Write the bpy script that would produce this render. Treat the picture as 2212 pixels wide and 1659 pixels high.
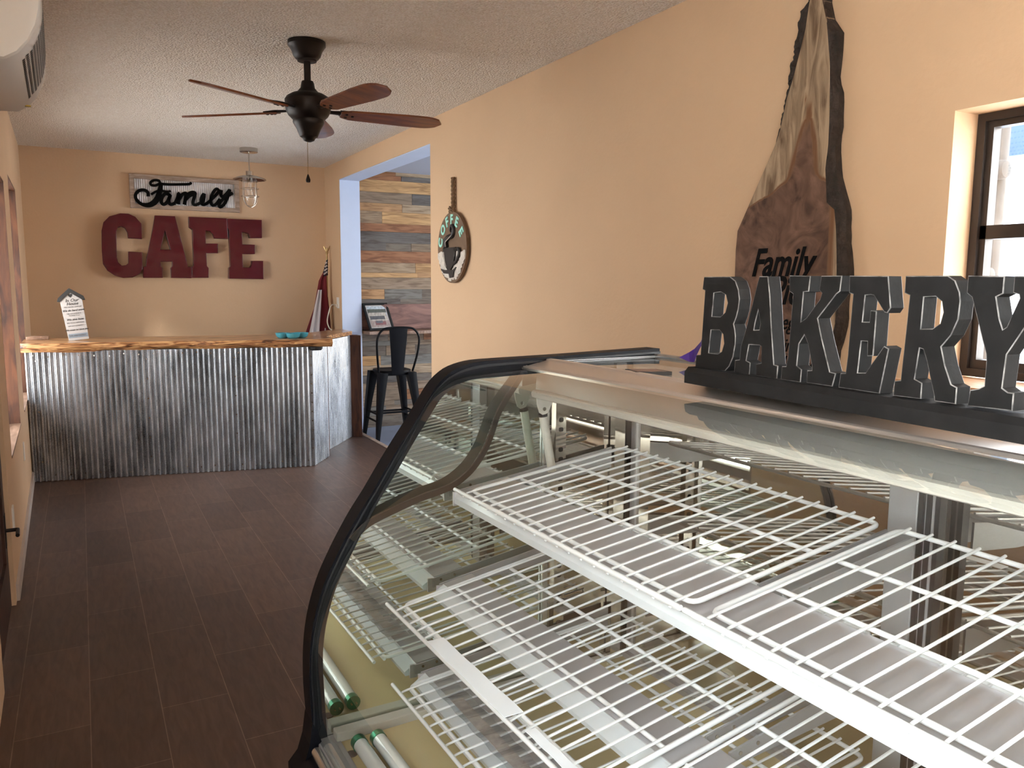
import bpy, bmesh, math, random
from math import sin, cos, pi, radians, sqrt
from mathutils import Vector, Matrix
random.seed(7)
for o in list(bpy.data.objects): bpy.data.objects.remove(o)
SC = bpy.context.scene
COL = SC.collection

# ------------------------------------------------------------------ camera
FPX, YAW, PITCH, ROLL, H = 1718.7, .495091563, .125327923, .00622339811, 1.58
cam_d = bpy.data.cameras.new('camera'); cam = bpy.data.objects.new('camera', cam_d); COL.objects.link(cam)
cam_d.sensor_width = 36; cam_d.lens = FPX/2212*36; cam_d.clip_start = .02; cam_d.clip_end = 200
fwd = Vector((sin(YAW)*cos(PITCH), cos(YAW)*cos(PITCH), -sin(PITCH)))
rgt = Vector((cos(YAW), -sin(YAW), 0)); upv = rgt.cross(fwd)
R_ = rgt*cos(ROLL)+upv*sin(ROLL); U_ = upv*cos(ROLL)-rgt*sin(ROLL)
m3 = Matrix((R_, U_, -fwd)).transposed()
cam.matrix_world = Matrix.Translation((0, 0, H)) @ m3.to_4x4()
SC.camera = cam

# ------------------------------------------------------------------ view, sky, sun, portals
SC.view_settings.view_transform = 'Standard'; SC.view_settings.look = 'None'
SC.view_settings.gamma = 1; SC.view_settings.use_curve_mapping = False
SC.view_settings.exposure = 1.46
W = bpy.data.worlds.new('overcast_sky'); SC.world = W; W.use_nodes = True
nt = W.node_tree; nt.nodes.clear()
wo = nt.nodes.new('ShaderNodeOutputWorld'); bg = nt.nodes.new('ShaderNodeBackground')
tc = nt.nodes.new('ShaderNodeTexCoord'); sx = nt.nodes.new('ShaderNodeSeparateXYZ'); cr = nt.nodes.new('ShaderNodeValToRGB')
nt.links.new(tc.outputs['Generated'], sx.inputs[0]); nt.links.new(sx.outputs['Z'], cr.inputs[0])
cr.color_ramp.elements[0].position = 0.0; cr.color_ramp.elements[0].color = (.90, .88, .86, 1)
cr.color_ramp.elements[1].position = .5; cr.color_ramp.elements[1].color = (.90, .95, 1, 1)
nt.links.new(cr.outputs[0], bg.inputs[0]); bg.inputs[1].default_value = 7.0
nt.links.new(bg.outputs[0], wo.inputs[0])

def sun(name, d, energy, angle, color):
    l = bpy.data.lights.new(name, 'SUN'); l.energy = energy; l.angle = radians(angle); l.color = color
    o = bpy.data.objects.new(name, l); COL.objects.link(o)
    o.rotation_euler = Vector(d).normalized().to_track_quat('-Z', 'Y').to_euler(); o.location = (-6, -6, 8)
sun('sun', (1, 1.35, -.58), 1.2, 5, (1, .95, .88))
def portal(name, loc, d, sx_, sy_):
    l = bpy.data.lights.new(name, 'AREA'); l.shape = 'RECTANGLE'; l.size = sx_; l.size_y = sy_
    l.cycles.is_portal = True
    o = bpy.data.objects.new(name, l); COL.objects.link(o); o.location = loc
    z = -Vector(d); y = Vector((0, 0, 1)); x = y.cross(z)
    o.matrix_world = Matrix.Translation(loc) @ Matrix((x, y, z)).transposed().to_4x4()

# ------------------------------------------------------------------ materials
def mk(name):
    m = bpy.data.materials.new(name); m.use_nodes = True; n = m.node_tree; b = n.nodes['Principled BSDF']
    return m, n, b
def N(n, t, **k):
    o = n.nodes.new(t)
    for a, v in k.items():
        if a.startswith('i_'): o.inputs[a[2:].replace('_', ' ')].default_value = v
        else: setattr(o, a, v)
    return o
def c4(c): return (c[0], c[1], c[2], 1)
def srgb(*c): return tuple((x/255/12.92 if x/255 <= .04045 else ((x/255+.055)/1.055)**2.4) for x in c)
def simple(name, col, rough=.6, metal=0, var=0, scale=8, bump=0, bscale=60, coat=0, spec=.5, stretch=(1, 1, 1), dark=None, rvar=0, detail=4):
    m, n, b = mk(name)
    b.inputs['Base Color'].default_value = c4(col); b.inputs['Roughness'].default_value = rough
    b.inputs['Metallic'].default_value = metal; b.inputs['Coat Weight'].default_value = coat
    b.inputs['Specular IOR Level'].default_value = spec
    if var or bump or rvar:
        t = N(n, 'ShaderNodeTexCoord'); mp = N(n, 'ShaderNodeMapping'); mp.inputs['Scale'].default_value = stretch
        n.links.new(t.outputs['Object'], mp.inputs[0])
    if var or rvar:
        ns = N(n, 'ShaderNodeTexNoise', i_Scale=scale, i_Detail=detail); n.links.new(mp.outputs[0], ns.inputs['Vector'])
        r = N(n, 'ShaderNodeValToRGB'); r.color_ramp.elements[0].position = .3; r.color_ramp.elements[1].position = .7
        d = dark if dark else tuple(x*(1-var) for x in col)
        r.color_ramp.elements[0].color = c4(d); r.color_ramp.elements[1].color = c4(col)
        n.links.new(ns.outputs[0], r.inputs[0])
        if var: n.links.new(r.outputs[0], b.inputs['Base Color'])
        if rvar:
            mr = N(n, 'ShaderNodeMapRange'); mr.inputs[3].default_value = rough-rvar; mr.inputs[4].default_value = rough+rvar
            n.links.new(ns.outputs[0], mr.inputs[0]); n.links.new(mr.outputs[0], b.inputs['Roughness'])
    if bump:
        nb = N(n, 'ShaderNodeTexNoise', i_Scale=bscale, i_Detail=3); n.links.new(mp.outputs[0], nb.inputs['Vector'])
        bp = N(n, 'ShaderNodeBump', i_Strength=bump, i_Distance=.01); n.links.new(nb.outputs[0], bp.inputs['Height'])
        n.links.new(bp.outputs[0], b.inputs['Normal'])
    return m
def wood(name, c1, c2, scale=3, stretch=(1, 8, 8), rough=.5, island=False, coat=0, bump=.15, c3=None):
    m, n, b = mk(name); b.inputs['Roughness'].default_value = rough; b.inputs['Coat Weight'].default_value = coat
    t = N(n, 'ShaderNodeTexCoord'); mp = N(n, 'ShaderNodeMapping'); mp.inputs['Scale'].default_value = stretch
    n.links.new(t.outputs['Object'], mp.inputs[0])
    src = mp.outputs[0]
    if island:
        g = N(n, 'ShaderNodeNewGeometry'); sc = N(n, 'ShaderNodeVectorMath', operation='SCALE'); sc.inputs[0].default_value = (31, 17, 23)
        n.links.new(g.outputs['Random Per Island'], sc.inputs['Scale'])
        ad = N(n, 'ShaderNodeVectorMath', operation='ADD'); n.links.new(src, ad.inputs[0]); n.links.new(sc.outputs[0], ad.inputs[1]); src = ad.outputs[0]
    ns = N(n, 'ShaderNodeTexNoise', i_Scale=scale, i_Detail=8, i_Distortion=1.2); n.links.new(src, ns.inputs['Vector'])
    r = N(n, 'ShaderNodeValToRGB'); r.color_ramp.elements[0].position = .35; r.color_ramp.elements[1].position = .68
    r.color_ramp.elements[0].color = c4(c1); r.color_ramp.elements[1].color = c4(c2)
    if c3: e = r.color_ramp.elements.new(.52); e.color = c4(c3)
    n.links.new(ns.outputs[0], r.inputs[0]); out = r.outputs[0]
    if island:
        ir = N(n, 'ShaderNodeValToRGB'); ir.color_ramp.interpolation = 'CONSTANT'
        cols = island; ir.color_ramp.elements[0].color = c4(cols[0]); ir.color_ramp.elements[1].position = 1/len(cols); ir.color_ramp.elements[1].color = c4(cols[1])
        for k in range(2, len(cols)): e = ir.color_ramp.elements.new(k/len(cols)); e.color = c4(cols[k])
        n.links.new(g.outputs['Random Per Island'], ir.inputs[0])
        mx = N(n, 'ShaderNodeMix', data_type='RGBA', blend_type='MULTIPLY'); mx.inputs['Factor'].default_value = 1
        n.links.new(ir.outputs[0], mx.inputs[6]); n.links.new(out, mx.inputs[7]); out = mx.outputs[2]
    n.links.new(out, b.inputs['Base Color'])
    bp = N(n, 'ShaderNodeBump', i_Strength=bump, i_Distance=.01); n.links.new(ns.outputs[0], bp.inputs['Height']); n.links.new(bp.outputs[0], b.inputs['Normal'])
    return m
def glass(name, tint=(1, 1, 1), f0=.04, rough=0.0, gain=1):
    m = bpy.data.materials.new(name); m.use_nodes = True; n = m.node_tree; n.nodes.clear()
    o = N(n, 'ShaderNodeOutputMaterial'); g = N(n, 'ShaderNodeNewGeometry')
    dt = N(n, 'ShaderNodeVectorMath', operation='DOT_PRODUCT'); n.links.new(g.outputs['Incoming'], dt.inputs[0]); n.links.new(g.outputs['Normal'], dt.inputs[1])
    ab = N(n, 'ShaderNodeMath', operation='ABSOLUTE'); n.links.new(dt.outputs['Value'], ab.inputs[0])
    om = N(n, 'ShaderNodeMath', operation='SUBTRACT'); om.inputs[0].default_value = 1; n.links.new(ab.outputs[0], om.inputs[1])
    pw = N(n, 'ShaderNodeMath', operation='POWER'); n.links.new(om.outputs[0], pw.inputs[0]); pw.inputs[1].default_value = 5
    ma = N(n, 'ShaderNodeMath', operation='MULTIPLY_ADD'); n.links.new(pw.outputs[0], ma.inputs[0]); ma.inputs[1].default_value = 1-f0; ma.inputs[2].default_value = f0
    # both faces of a thin pane: 2R/(1+R)
    a1 = N(n, 'ShaderNodeMath', operation='ADD'); n.links.new(ma.outputs[0], a1.inputs[0]); a1.inputs[1].default_value = 1
    dv = N(n, 'ShaderNodeMath', operation='DIVIDE'); n.links.new(ma.outputs[0], dv.inputs[0]); n.links.new(a1.outputs[0], dv.inputs[1])
    m2 = N(n, 'ShaderNodeMath', operation='MULTIPLY'); m2.use_clamp = True; n.links.new(dv.outputs[0], m2.inputs[0]); m2.inputs[1].default_value = 2*gain
    tr = N(n, 'ShaderNodeBsdfTransparent'); tr.inputs[0].default_value = c4(tint)
    gl = N(n, 'ShaderNodeBsdfGlossy'); gl.inputs['Roughness'].default_value = rough
    mx = N(n, 'ShaderNodeMixShader'); n.links.new(m2.outputs[0], mx.inputs[0]); n.links.new(tr.outputs[0], mx.inputs[1]); n.links.new(gl.outputs[0], mx.inputs[2])
    n.links.new(mx.outputs[0], o.inputs[0]); return m

M = {}
M['wall'] = simple('peach_wall_paint', (.66, .445, .275), .75, var=.06, scale=1.5, bump=.12, bscale=45)
def popcorn():
    m, n, b = mk('popcorn_ceiling'); b.inputs['Roughness'].default_value = .9
    t = N(n, 'ShaderNodeTexCoord')
    v = N(n, 'ShaderNodeTexVoronoi', i_Scale=75.0); n.links.new(t.outputs['Object'], v.inputs['Vector'])
    ns = N(n, 'ShaderNodeTexNoise', i_Scale=95.0, i_Detail=4); n.links.new(t.outputs['Object'], ns.inputs['Vector'])
    mx = N(n, 'ShaderNodeMath', operation='SUBTRACT'); n.links.new(ns.outputs[0], mx.inputs[0]); n.links.new(v.outputs['Distance'], mx.inputs[1])
    bp = N(n, 'ShaderNodeBump', i_Strength=.75, i_Distance=.02); n.links.new(mx.outputs[0], bp.inputs['Height']); n.links.new(bp.outputs[0], b.inputs['Normal'])
    r = N(n, 'ShaderNodeValToRGB'); r.color_ramp.elements[0].position = .3; r.color_ramp.elements[1].position = .7
    r.color_ramp.elements[0].color = (.80, .71, .61, 1); r.color_ramp.elements[1].color = (.98, .93, .87, 1)
    n2 = N(n, 'ShaderNodeTexNoise', i_Scale=110.0, i_Detail=2); n.links.new(t.outputs['Object'], n2.inputs['Vector'])
    n.links.new(n2.outputs[0], r.inputs[0]); n.links.new(r.outputs[0], b.inputs['Base Color']); return m
M['ceiling'] = popcorn()
def floor_mat():
    m, n, b = mk('dark_plank_floor')
    t = N(n, 'ShaderNodeTexCoord'); s = N(n, 'ShaderNodeSeparateXYZ'); n.links.new(t.outputs['Object'], s.inputs[0])
    ax = N(n, 'ShaderNodeMath', operation='ADD'); ax.inputs[1].default_value = .050+.236*12+.0008; n.links.new(s.outputs['X'], ax.inputs[0])
    ay = N(n, 'ShaderNodeMath', operation='ADD'); ay.inputs[1].default_value = .715*8-.215; n.links.new(s.outputs['Y'], ay.inputs[0])
    cb = N(n, 'ShaderNodeCombineXYZ'); n.links.new(ay.outputs[0], cb.inputs[0]); n.links.new(ax.outputs[0], cb.inputs[1])
    br = N(n, 'ShaderNodeTexBrick'); br.offset = .5; br.offset_frequency = 2
    br.inputs['Scale'].default_value = 1; br.inputs['Brick Width'].default_value = .715; br.inputs['Row Height'].default_value = .236
    br.inputs['Mortar Size'].default_value = .0016; br.inputs['Mortar Smooth'].default_value = .1; br.inputs['Bias'].default_value = 0
    br.inputs['Color1'].default_value = (.076, .043, .029, 1); br.inputs['Color2'].default_value = (.112, .066, .046, 1); br.inputs['Mortar'].default_value = (.20, .135, .10, 1)
    n.links.new(cb.outputs[0], br.inputs['Vector'])
    mp = N(n, 'ShaderNodeMapping'); mp.inputs['Scale'].default_value = (14, 2.2, 1); n.links.new(t.outputs['Object'], mp.inputs[0])
    ns = N(n, 'ShaderNodeTexNoise', i_Scale=3.0, i_Detail=8, i_Distortion=.8); n.links.new(mp.outputs[0], ns.inputs['Vector'])
    r = N(n, 'ShaderNodeValToRGB'); r.color_ramp.elements[0].position = .25; r.color_ramp.elements[1].position = .75
    r.color_ramp.elements[0].color = (.70, .66, .62, 1); r.color_ramp.elements[1].color = (1.25, 1.2, 1.18, 1); n.links.new(ns.outputs[0], r.inputs[0])
    mx = N(n, 'ShaderNodeMix', data_type='RGBA', blend_type='MULTIPLY'); mx.inputs['Factor'].default_value = 1
    n.links.new(br.outputs[0], mx.inputs[6]); n.links.new(r.outputs[0], mx.inputs[7]); n.links.new(mx.outputs[2], b.inputs['Base Color'])
    b.inputs['Roughness'].default_value = .5; b.inputs['Specular IOR Level'].default_value = .4
    bp = N(n, 'ShaderNodeBump', i_Strength=.12, i_Distance=.005); n.links.new(ns.outputs[0], bp.inputs['Height']); n.links.new(bp.outputs[0], b.inputs['Normal'])
    return m
M['floor'] = floor_mat()
M['bluefloor'] = simple('blue_grey_floor', (.23, .27, .36), .5, var=.15, scale=2)
M['bluewhite'] = simple('pale_blue_paint', (.60, .68, .86), .7, var=.05, scale=3)
M['greypaint'] = simple('grey_blue_ceiling_paint', (.42, .46, .56), .8)
M['redwood'] = wood('red_brown_wood', (.04, .012, .005), (.15, .05, .018), 2.5, (8, 8, 1.2), .6)
M['redwoodY'] = wood('red_brown_sill_wood', (.16, .085, .05), (.36, .22, .15), 2.5, (8, 1.2, 8), .5)
M['darkdoor'] = wood('dark_brown_door_wood', (.03, .012, .008), (.07, .03, .02), 3, (8, 8, 1.5), .45)
M['base'] = simple('worn_white_baseboard', (.55, .47, .42), .6, var=.15, scale=6)
M['plate'] = simple('white_plastic', (.75, .72, .68), .45)
M['galv'] = None
def galv():
    m, n, b = mk('galvanised_steel'); b.inputs['Metallic'].default_value = .92
    t = N(n, 'ShaderNodeTexCoord'); mp = N(n, 'ShaderNodeMapping'); mp.inputs['Scale'].default_value = (1, 1, .35); n.links.new(t.outputs['Object'], mp.inputs[0])
    a = N(n, 'ShaderNodeTexNoise', i_Scale=5.0, i_Detail=10, i_Roughness=.7); n.links.new(mp.outputs[0], a.inputs['Vector'])
    c = N(n, 'ShaderNodeTexNoise', i_Scale=160.0, i_Detail=3); n.links.new(t.outputs['Object'], c.inputs['Vector'])
    ad = N(n, 'ShaderNodeMath', operation='MULTIPLY_ADD'); n.links.new(c.outputs[0], ad.inputs[0]); ad.inputs[1].default_value = .45; n.links.new(a.outputs[0], ad.inputs[2])
    r = N(n, 'ShaderNodeValToRGB'); r.color_ramp.elements[0].position = .50; r.color_ramp.elements[1].position = .92
    r.color_ramp.elements[0].color = (.08, .083, .09, 1); r.color_ramp.elements[1].color = (.66, .68, .72, 1); n.links.new(ad.outputs[0], r.inputs[0])
    n.links.new(r.outputs[0], b.inputs['Base Color'])
    mr = N(n, 'ShaderNodeMapRange'); mr.inputs[3].default_value = .52; mr.inputs[4].default_value = .27; n.links.new(a.outputs[0], mr.inputs[0]); n.links.new(mr.outputs[0], b.inputs['Roughness'])
    return m
M['galv'] = galv()
def liveedge():
    m, n, b = mk('live_edge_pine'); b.inputs['Roughness'].default_value = .28; b.inputs['Coat Weight'].default_value = .3
    t = N(n, 'ShaderNodeTexCoord'); mp = N(n, 'ShaderNodeMapping'); mp.inputs['Scale'].default_value = (1.6, 9, 22); n.links.new(t.outputs['Object'], mp.inputs[0])
    a = N(n, 'ShaderNodeTexNoise', i_Scale=2.2, i_Detail=9, i_Distortion=1.6); n.links.new(mp.outputs[0], a.inputs['Vector'])
    r = N(n, 'ShaderNodeValToRGB'); e = r.color_ramp.elements; e[0].position = .36; e[0].color = (.07, .025, .01, 1); e[1].position = .62; e[1].color = (.62, .36, .16, 1)
    k = e.new(.45); k.color = (.30, .12, .045, 1)
    n.links.new(a.outputs[0], r.inputs[0]); n.links.new(r.outputs[0], b.inputs['Base Color'])
    bp = N(n, 'ShaderNodeBump', i_Strength=.3, i_Distance=.01); n.links.new(a.outputs[0], bp.inputs['Height']); n.links.new(bp.outputs[0], b.inputs['Normal']); return m
M['slabtop'] = liveedge()
M['pallet'] = wood('weathered_pallet_board', (.75, .60, .48), (1.45, 1.30, 1.15), 3.0, (1.2, 8, 9), .7, bump=.3, c3=(1.2, 1.05, .90),
    island=[(.20, .165, .13), (.34, .22, .12), (.15, .16, .165), (.24, .12, .065), (.26, .21, .155), (.10, .10, .105), (.40, .27, .14), (.18, .17, .16), (.21, .105, .05), (.30, .25, .19), (.13, .12, .11), (.23, .19, .15)])
M['backboard'] = wood('reddish_slab_wood', (.11, .05, .038), (.30, .155, .12), 2.2, (1.3, 6, 6), .35)
M['black'] = simple('black_powder_coat', (.0035, .0035, .0045), .45, spec=.2)
M['blackscript'] = simple('black_wood_script', (.003, .003, .003), .7, spec=.1)
M['bronze'] = simple('oil_rubbed_bronze', (.018, .013, .011), .42, metal=.55, var=.3, scale=20)
M['blade'] = wood('cherry_fan_blade', (.12, .030, .010), (.26, .075, .022), 2.0, (1.5, 10, 10), .38, coat=.25, bump=.04)
M['nickel'] = simple('brushed_nickel', (.50, .46, .41), .22, metal=1)
M['brass'] = simple('old_brass', (.42, .30, .14), .35, metal=1)
M['bulb'] = glass('bulb_glass')
M['maroon'] = None
def maroon():
    m, n, b = mk('dented_maroon_enamel'); b.inputs['Base Color'].default_value = (.085, .0025, .0075, 1); b.inputs['Roughness'].default_value = .34
    b.inputs['Coat Weight'].default_value = .2; b.inputs['Specular IOR Level'].default_value = .25; b.inputs['Coat Roughness'].default_value = .12
    t = N(n, 'ShaderNodeTexCoord'); a = N(n, 'ShaderNodeTexNoise', i_Scale=6.5, i_Detail=.5); n.links.new(t.outputs['Object'], a.inputs['Vector'])
    bp = N(n, 'ShaderNodeBump', i_Strength=.8, i_Distance=.035); n.links.new(a.outputs[0], bp.inputs['Height'])
    n.links.new(bp.outputs[0], b.inputs['Normal']); n.links.new(bp.outputs[0], b.inputs['Coat Normal']); return m
M['maroon'] = maroon()
M['rawframe'] = wood('pale_raw_frame_wood', (.26, .18, .13), (.48, .36, .28), 3, (2, 6, 9), .7)
M['printwhite'] = simple('white_sign_paint', (.42, .385, .365), .6)
M['ink'] = simple('black_ink', (.02, .018, .017), .6)
M['greyink'] = simple('grey_ink', (.12, .11, .105), .6)
M['slate'] = simple('slate_grey_band', (.20, .23, .27), .6)
M['turq'] = simple('turquoise_glaze', (.06, .30, .38), .18, coat=.5)
M['flagred'] = simple('flag_red_cloth', (.14, .008, .014), .85)
M['flagwhite'] = simple('flag_white_cloth', (.55, .50, .50), .85)
M['flagnavy'] = simple('flag_navy_cloth', (.008, .010, .022), .85)
M['cordwhite'] = simple('ivory_cord', (.62, .55, .45), .5)
M['signbrown'] = simple('brown_sign_board', (.17, .10, .055), .65, var=.15, scale=12)
M['mint'] = simple('mint_letters', (.35, .72, .62), .6)
M['coffeedark'] = simple('coffee_black_brown', (.014, .009, .007), .5)
M['rusty'] = simple('white_corrugated_tin', (.85, .78, .70), .5, var=.3, scale=25)
M['jute'] = simple('jute_rope', (.20, .12, .065), .9, bump=.6, bscale=160)
M['acwhite'] = simple('off_white_plastic', (.60, .56, .52), .35)
M['acdark'] = simple('vent_hole_dark', (.012, .010, .009), .6)
M['acpanel'] = simple('glossy_white_plastic', (.60, .56, .51), .35, coat=0)
def slabwood():
    m, n, b = mk('walnut_slab_wood'); b.inputs['Roughness'].default_value = .62; b.inputs['Specular IOR Level'].default_value = .15
    t = N(n, 'ShaderNodeTexCoord'); s = N(n, 'ShaderNodeSeparateXYZ'); n.links.new(t.outputs['Object'], s.inputs[0])
    def mth(op, a, bb=None, cc=None):
        q = N(n, 'ShaderNodeMath', operation=op)
        for i, v in enumerate((a, bb, cc)):
            if v is None: continue
            if isinstance(v, (int, float)): q.inputs[i].default_value = v
            else: n.links.new(v, q.inputs[i])
        return q.outputs[0]
    mp = N(n, 'ShaderNodeMapping'); mp.inputs['Scale'].default_value = (6, 9, 1.6); n.links.new(t.outputs['Object'], mp.inputs[0])
    g = N(n, 'ShaderNodeTexNoise', i_Scale=2.2, i_Detail=9, i_Distortion=1.8); n.links.new(mp.outputs[0], g.inputs['Vector'])
    g2 = N(n, 'ShaderNodeTexNoise', i_Scale=7.0, i_Detail=5, i_Distortion=2.5); n.links.new(t.outputs['Object'], g2.inputs['Vector'])
    # heartwood tongue: apex at z=2.19, y centre 2.205; half width grows downward
    dz0 = mth('SUBTRACT', 2.20, s.outputs['Z']); dz = mth('MAXIMUM', dz0, 0.0)
    hw = mth('MULTIPLY', mth('POWER', dz, .62), .17)
    hw2 = mth('ADD', hw, mth('MULTIPLY', mth('POWER', mth('MAXIMUM', mth('SUBTRACT', dz, .20), 0.0), 1.6), 7.0))
    yc = mth('ABSOLUTE', mth('SUBTRACT', s.outputs['Y'], mth('MULTIPLY_ADD', dz, .06, 2.185)))
    e = mth('SUBTRACT', hw2, yc); e = mth('MINIMUM', e, mth('MULTIPLY', dz0, .25)); e = mth('MINIMUM', e, mth('SUBTRACT', s.outputs['Y'], 2.052)); e = mth('ADD', e, mth('MULTIPLY', mth('SUBTRACT', g.outputs[0], .5), .045))
    mr = N(n, 'ShaderNodeMapRange'); mr.interpolation_type = 'SMOOTHSTEP'; mr.inputs[1].default_value = -.012; mr.inputs[2].default_value = .014; n.links.new(e, mr.inputs[0])
    ring = N(n, 'ShaderNodeMapRange'); ring.interpolation_type = 'SMOOTHSTEP'; ring.inputs[1].default_value = 0.0; ring.inputs[2].default_value = .018
    n.links.new(mth('ABSOLUTE', mth('ADD', e, .004)), ring.inputs[0])
    r1 = N(n, 'ShaderNodeValToRGB'); r1.color_ramp.elements[0].position = .3; r1.color_ramp.elements[1].position = .62
    r1.color_ramp.elements[0].color = (.13, .08, .046, 1); r1.color_ramp.elements[1].color = (.40, .29, .19, 1); n.links.new(g.outputs[0], r1.inputs[0])
    r2 = N(n, 'ShaderNodeValToRGB'); r2.color_ramp.elements[0].position = .3; r2.color_ramp.elements[1].position = .75
    r2.color_ramp.elements[0].color = (.065, .034, .022, 1); r2.color_ramp.elements[1].color = (.21, .118, .08, 1); n.links.new(g2.outputs[0], r2.inputs[0])
    mx = N(n, 'ShaderNodeMix', data_type='RGBA'); n.links.new(mr.outputs[0], mx.inputs['Factor']); n.links.new(r1.outputs[0], mx.inputs[6]); n.links.new(r2.outputs[0], mx.inputs[7])
    m3_ = N(n, 'ShaderNodeMix', data_type='RGBA'); m3_.inputs[6].default_value = (.16, .075, .035, 1); n.links.new(ring.outputs[0], m3_.inputs['Factor']); n.links.new(mx.outputs[2], m3_.inputs[7])
    n.links.new(m3_.outputs[2], b.inputs['Base Color']); return m
M['slab'] = slabwood()
M['bark'] = simple('dark_bark', (.040, .026, .019), .9, var=.7, scale=30, bump=.8, bscale=60)
M['bakery'] = None
M['bakery'] = simple('worn_charcoal_paint', (.011, .0105, .0105), .65, var=.45, scale=35, spec=.15, bump=.05, bscale=90, detail=8)
M['bakeryedge'] = simple('worn_edge_grey', (.22, .21, .20), .5, var=.8, scale=60, dark=(.02, .02, .02))
# display case
M['mirror'] = simple('greenish_mirror', (.80, .87, .81), .015, metal=1)
M['mirror2'] = simple('dim_rear_mirror', (.50, .47, .42), .02, metal=1)
M['steel'] = simple('polished_stainless', (.56, .53, .48), .10, metal=1, rvar=.04, scale=4)
M['greysteel'] = simple('grey_painted_steel', (.30, .30, .31), .32, metal=.3)
M['lensgrey'] = simple('satin_aluminium', (.46, .45, .47), .3, metal=.6)
M['hood'] = simple('grey_hood_enamel', (.16, .155, .145), .35)
M['white'] = simple('white_plastic_coating', (.66, .67, .69), .35, coat=.2)
M['lens'] = simple('white_light_lens', (.50, .53, .56), .25, bump=.1, bscale=20)
M['offwhite'] = simple('aged_white_enamel', (.46, .44, .39), .35, var=.15, scale=8)
M['rail'] = simple('brushed_bronze_rail', (.66, .58, .52), .30, metal=.8)
M['alu'] = simple('clear_anodised_aluminium', (.55, .55, .54), .25, metal=.9)
M['rubber'] = simple('black_rubber_trim', (.0035, .004, .0065), .5, spec=.13)
M['gasket'] = simple('charcoal_gasket', (.012, .013, .015), .38, spec=.3)
M['deck'] = simple('tan_enamel_deck', (.58, .48, .27), .22, var=.15, scale=3, coat=.3)
M['slot'] = simple('slot_dark', (.008, .007, .007), .8)
M['caseglass'] = glass('case_glass', (.97, .99, .975), gain=.95)
M['topglass'] = glass('case_top_glass', (.90, .93, .91), gain=.95)
M['winglass'] = glass('window_glass', (.97, .98, .98))
M['bronzeframe'] = simple('dark_bronze_aluminium', (.035, .026, .022), .4, metal=.3)
M['tube'] = simple('white_phosphor_tube', (.70, .74, .74), .15, coat=.6)
M['greencap'] = simple('green_metal_cap', (.01, .17, .08), .3, metal=.6)
M['paper'] = simple('white_paper', (.82, .86, .93), .5)
M['film'] = glass('clear_plastic_film', (.94, .95, .96), gain=1.2)
M['purple'] = simple('purple_satin_ribbon', (.035, .006, .16), .45)
M['log'] = wood('grey_peeled_log', (.016, .014, .013), (.042, .038, .036), 3, (2, 2, 2), .8)
M['bluepanel'] = simple('blue_sign_board', (.055, .10, .16), .7)
M['snow'] = simple('pale_gravel_ground', (.92, .90, .87), .9, var=.2, scale=1)
M['twig'] = simple('grey_twig', (.008, .008, .008), .9)
M['bounceslab'] = simple('bounce_slab_grey', (.50, .46, .42), .8, var=.3, scale=3)
M['sillwood'] = wood('warm_oak_sill', (.28, .13, .055), (.52, .30, .16), 3, (8, 1.2, 8), .4)

# ------------------------------------------------------------------ mesh helpers
def tag(o, label, cat, group=None):
    o['label'] = label; o['category'] = cat
    if group: o['group'] = group
    return o
def link(name, me, mat, parent=None, smooth=False):
    o = bpy.data.objects.new(name, me); COL.objects.link(o)
    for mm in (mat if isinstance(mat, (list, tuple)) else [mat]): me.materials.append(M[mm] if isinstance(mm, str) else mm)
    if smooth:
        for p in me.polygons: p.use_smooth = True
        if hasattr(me, 'set_sharp_from_angle'): me.set_sharp_from_angle(angle=radians(smooth if smooth is not True else 40))
    if parent: keep(o, parent)
    return o
def fin(name, bm, mat, parent=None, smooth=False, off=None):
    bmesh.ops.recalc_face_normals(bm, faces=bm.faces)
    if off is not None: bmesh.ops.translate(bm, verts=bm.verts, vec=off)
    me = bpy.data.meshes.new(name); bm.to_mesh(me); bm.free()
    return link(name, me, mat, parent, smooth)
def struct(name, bm, mat, **k):
    o = fin(name, bm, mat, **k)
    if 'parent' not in k: o['kind'] = 'structure'
    return o
def NB(): return bmesh.new()
def box(bm, x0, x1, y0, y1, z0, z1, bev=0, mi=0):
    vs = [bm.verts.new((x, y, z)) for x in (x0, x1) for y in (y0, y1) for z in (z0, z1)]
    fs = [bm.faces.new([vs[i] for i in f]) for f in ((0, 1, 3, 2), (4, 6, 7, 5), (0, 4, 5, 1), (2, 3, 7, 6), (0, 2, 6, 4), (1, 5, 7, 3))]
    for f in fs: f.material_index = mi
    if bev: bmesh.ops.bevel(bm, geom=list({e for f in fs for e in f.edges}), offset=bev, segments=2, affect='EDGES', profile=.5)
    return bm
def orient(d):
    d = Vector(d).normalized(); a = Vector((0, 0, 1)) if abs(d.z) < .9 else Vector((1, 0, 0))
    x = a.cross(d).normalized(); y = d.cross(x); return x, y
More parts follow.
